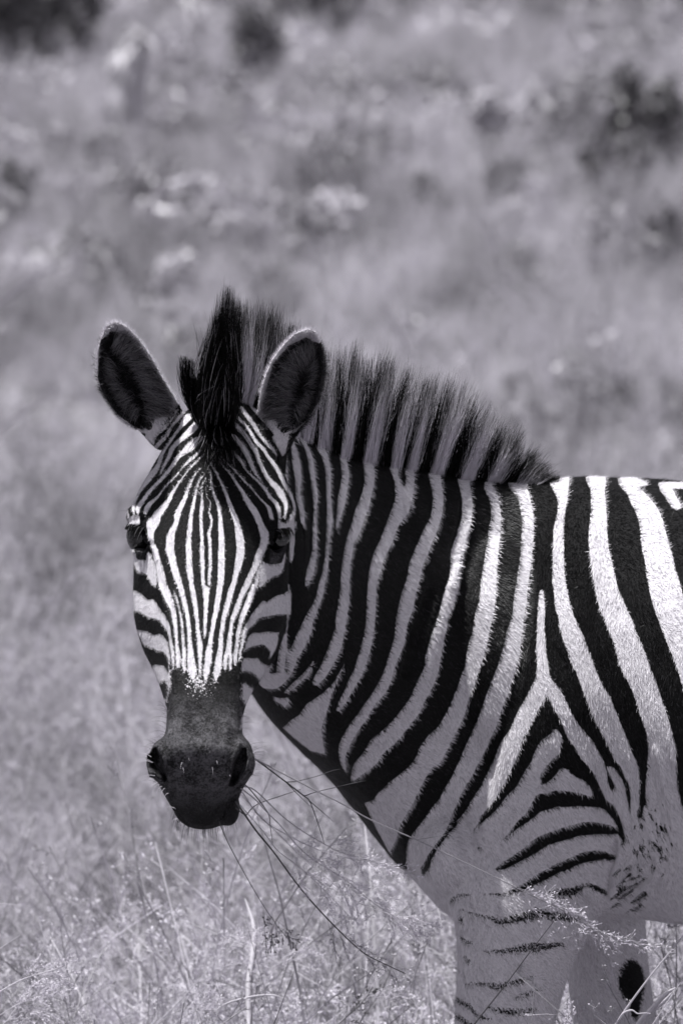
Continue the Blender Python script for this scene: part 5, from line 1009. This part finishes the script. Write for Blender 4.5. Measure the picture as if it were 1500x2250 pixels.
fs_('seeding stem low in front of the chest', [(720, 2300), (760, 2230), (800, 2190), (850, 2180), (905, 2200)], .2, rad=.0009, p0=.5, nb=12, bl=.06, sub=6, seed=29)
fs_('dark seeding stem rising at the bottom middle', [(700, 2300), (740, 2255), (790, 2210), (820, 2170)], .1, rad=.0009, tone=.12, seedtone=.15, p0=.4, nb=10, bl=.04, sub=5, seed=30)
fs_('leaning stem left of the foreleg', [(800, 2290), (790, 2250), (830, 2190), (855, 2140), (865, 2100)], .5, rad=.0014, tone=.25)
def blade(label, path, Y, wpx, name='grass_shoot'):
    path = np.array(path, float); C = crom(np.column_stack([path[:, 0], path[:, 1], np.array(wpx, float)]), 5); P = W(C[:, 0], C[:, 1], np.interp(np.linspace(0, 1, len(C)), [0, 1], np.broadcast_to(Y, 2))); off = P[0].copy(); P = P - off
    d = np.gradient(P, axis=0); d /= np.linalg.norm(d, axis=1, keepdims=True); sd_ = np.cross(d, np.array([.25, -1, .1])); sd_ /= np.linalg.norm(sd_, axis=1, keepdims=True); w_ = (C[:, 2] / 1500)[:, None]; nn = np.cross(sd_, d)
    V_ = np.stack([P - sd_ * w_, P - nn * w_ * .45, P + sd_ * w_, P + nn * .0006 - nn * w_ * .45 + nn * .0], 1); V_[:, 3] = P - nn * w_ * .45 + nn * .0008; m = len(P)
    b = np.arange(m - 1)[:, None] * 4 + np.arange(4)[None]; c = np.arange(m - 1)[:, None] * 4 + (np.arange(4)[None] + 1) % 4; F_ = np.stack([b, c, c + 4, b + 4], -1).reshape(-1, 4)
    me = mesh_np(name, V_.reshape(-1, 3), F_); set_attr(me, 'tone', np.full(m * 4, .9)); o = link(name, me, M_STALK); o.location = off; o['label'] = label; o['category'] = 'grass blade'; o['group'] = 'broad grass blades'
blade('tall pale blade with a bent tip below the muzzle', [(548, 2290), (548, 2250), (547, 2160), (556, 2100), (558, 2035), (538, 1975)], (.40, .62), [8, 8, 7.5, 7, 6.5, 1.5])
blade('short blurred blade left of the tall pale blade', [(518, 2150), (525, 2115), (531, 2080), (540, 2040)], 1.6, [7, 7, 6, 3])
blade('broad folded leaf in the bottom right corner', [(1390, 2275), (1404, 2248), (1430, 2220), (1460, 2187), (1484, 2171)], -.3, [3, 5, 6, 5, 1])
blade('narrow leaf above the broad folded leaf', [(1400, 2262), (1425, 2230), (1455, 2205), (1478, 2180)], -.29, [2, 3, 3.5, 1])
blade('curled dry leaf at the foot of the thick slanting stem', [(1356, 2244), (1366, 2230), (1377, 2223), (1389, 2221), (1400, 2228), (1416, 2227), (1430, 2228)], -.31, [1, 1.6, 2.2, 1.8, 1.5, 1.2, .6])
blade('arched thin blade at the bottom centre left', [(470, 2225), (500, 2205), (560, 2190), (600, 2188), (626, 2196)], .2, [1, 2, 2.5, 2, 1])
blade('blurred pale stalk above the mane', [(905, 790), (880, 735), (858, 690), (840, 655)], 9.0, [7, 8, 8, 5])
blade('blurred pale stalk slanting at the far left', [(-30, 690), (40, 635), (110, 590), (150, 570)], 9.0, [6, 7, 6, 3])
blade('blurred pale stalk lower at the far left', [(-30, 965), (60, 900), (150, 840)], 8.0, [5, 6, 3])
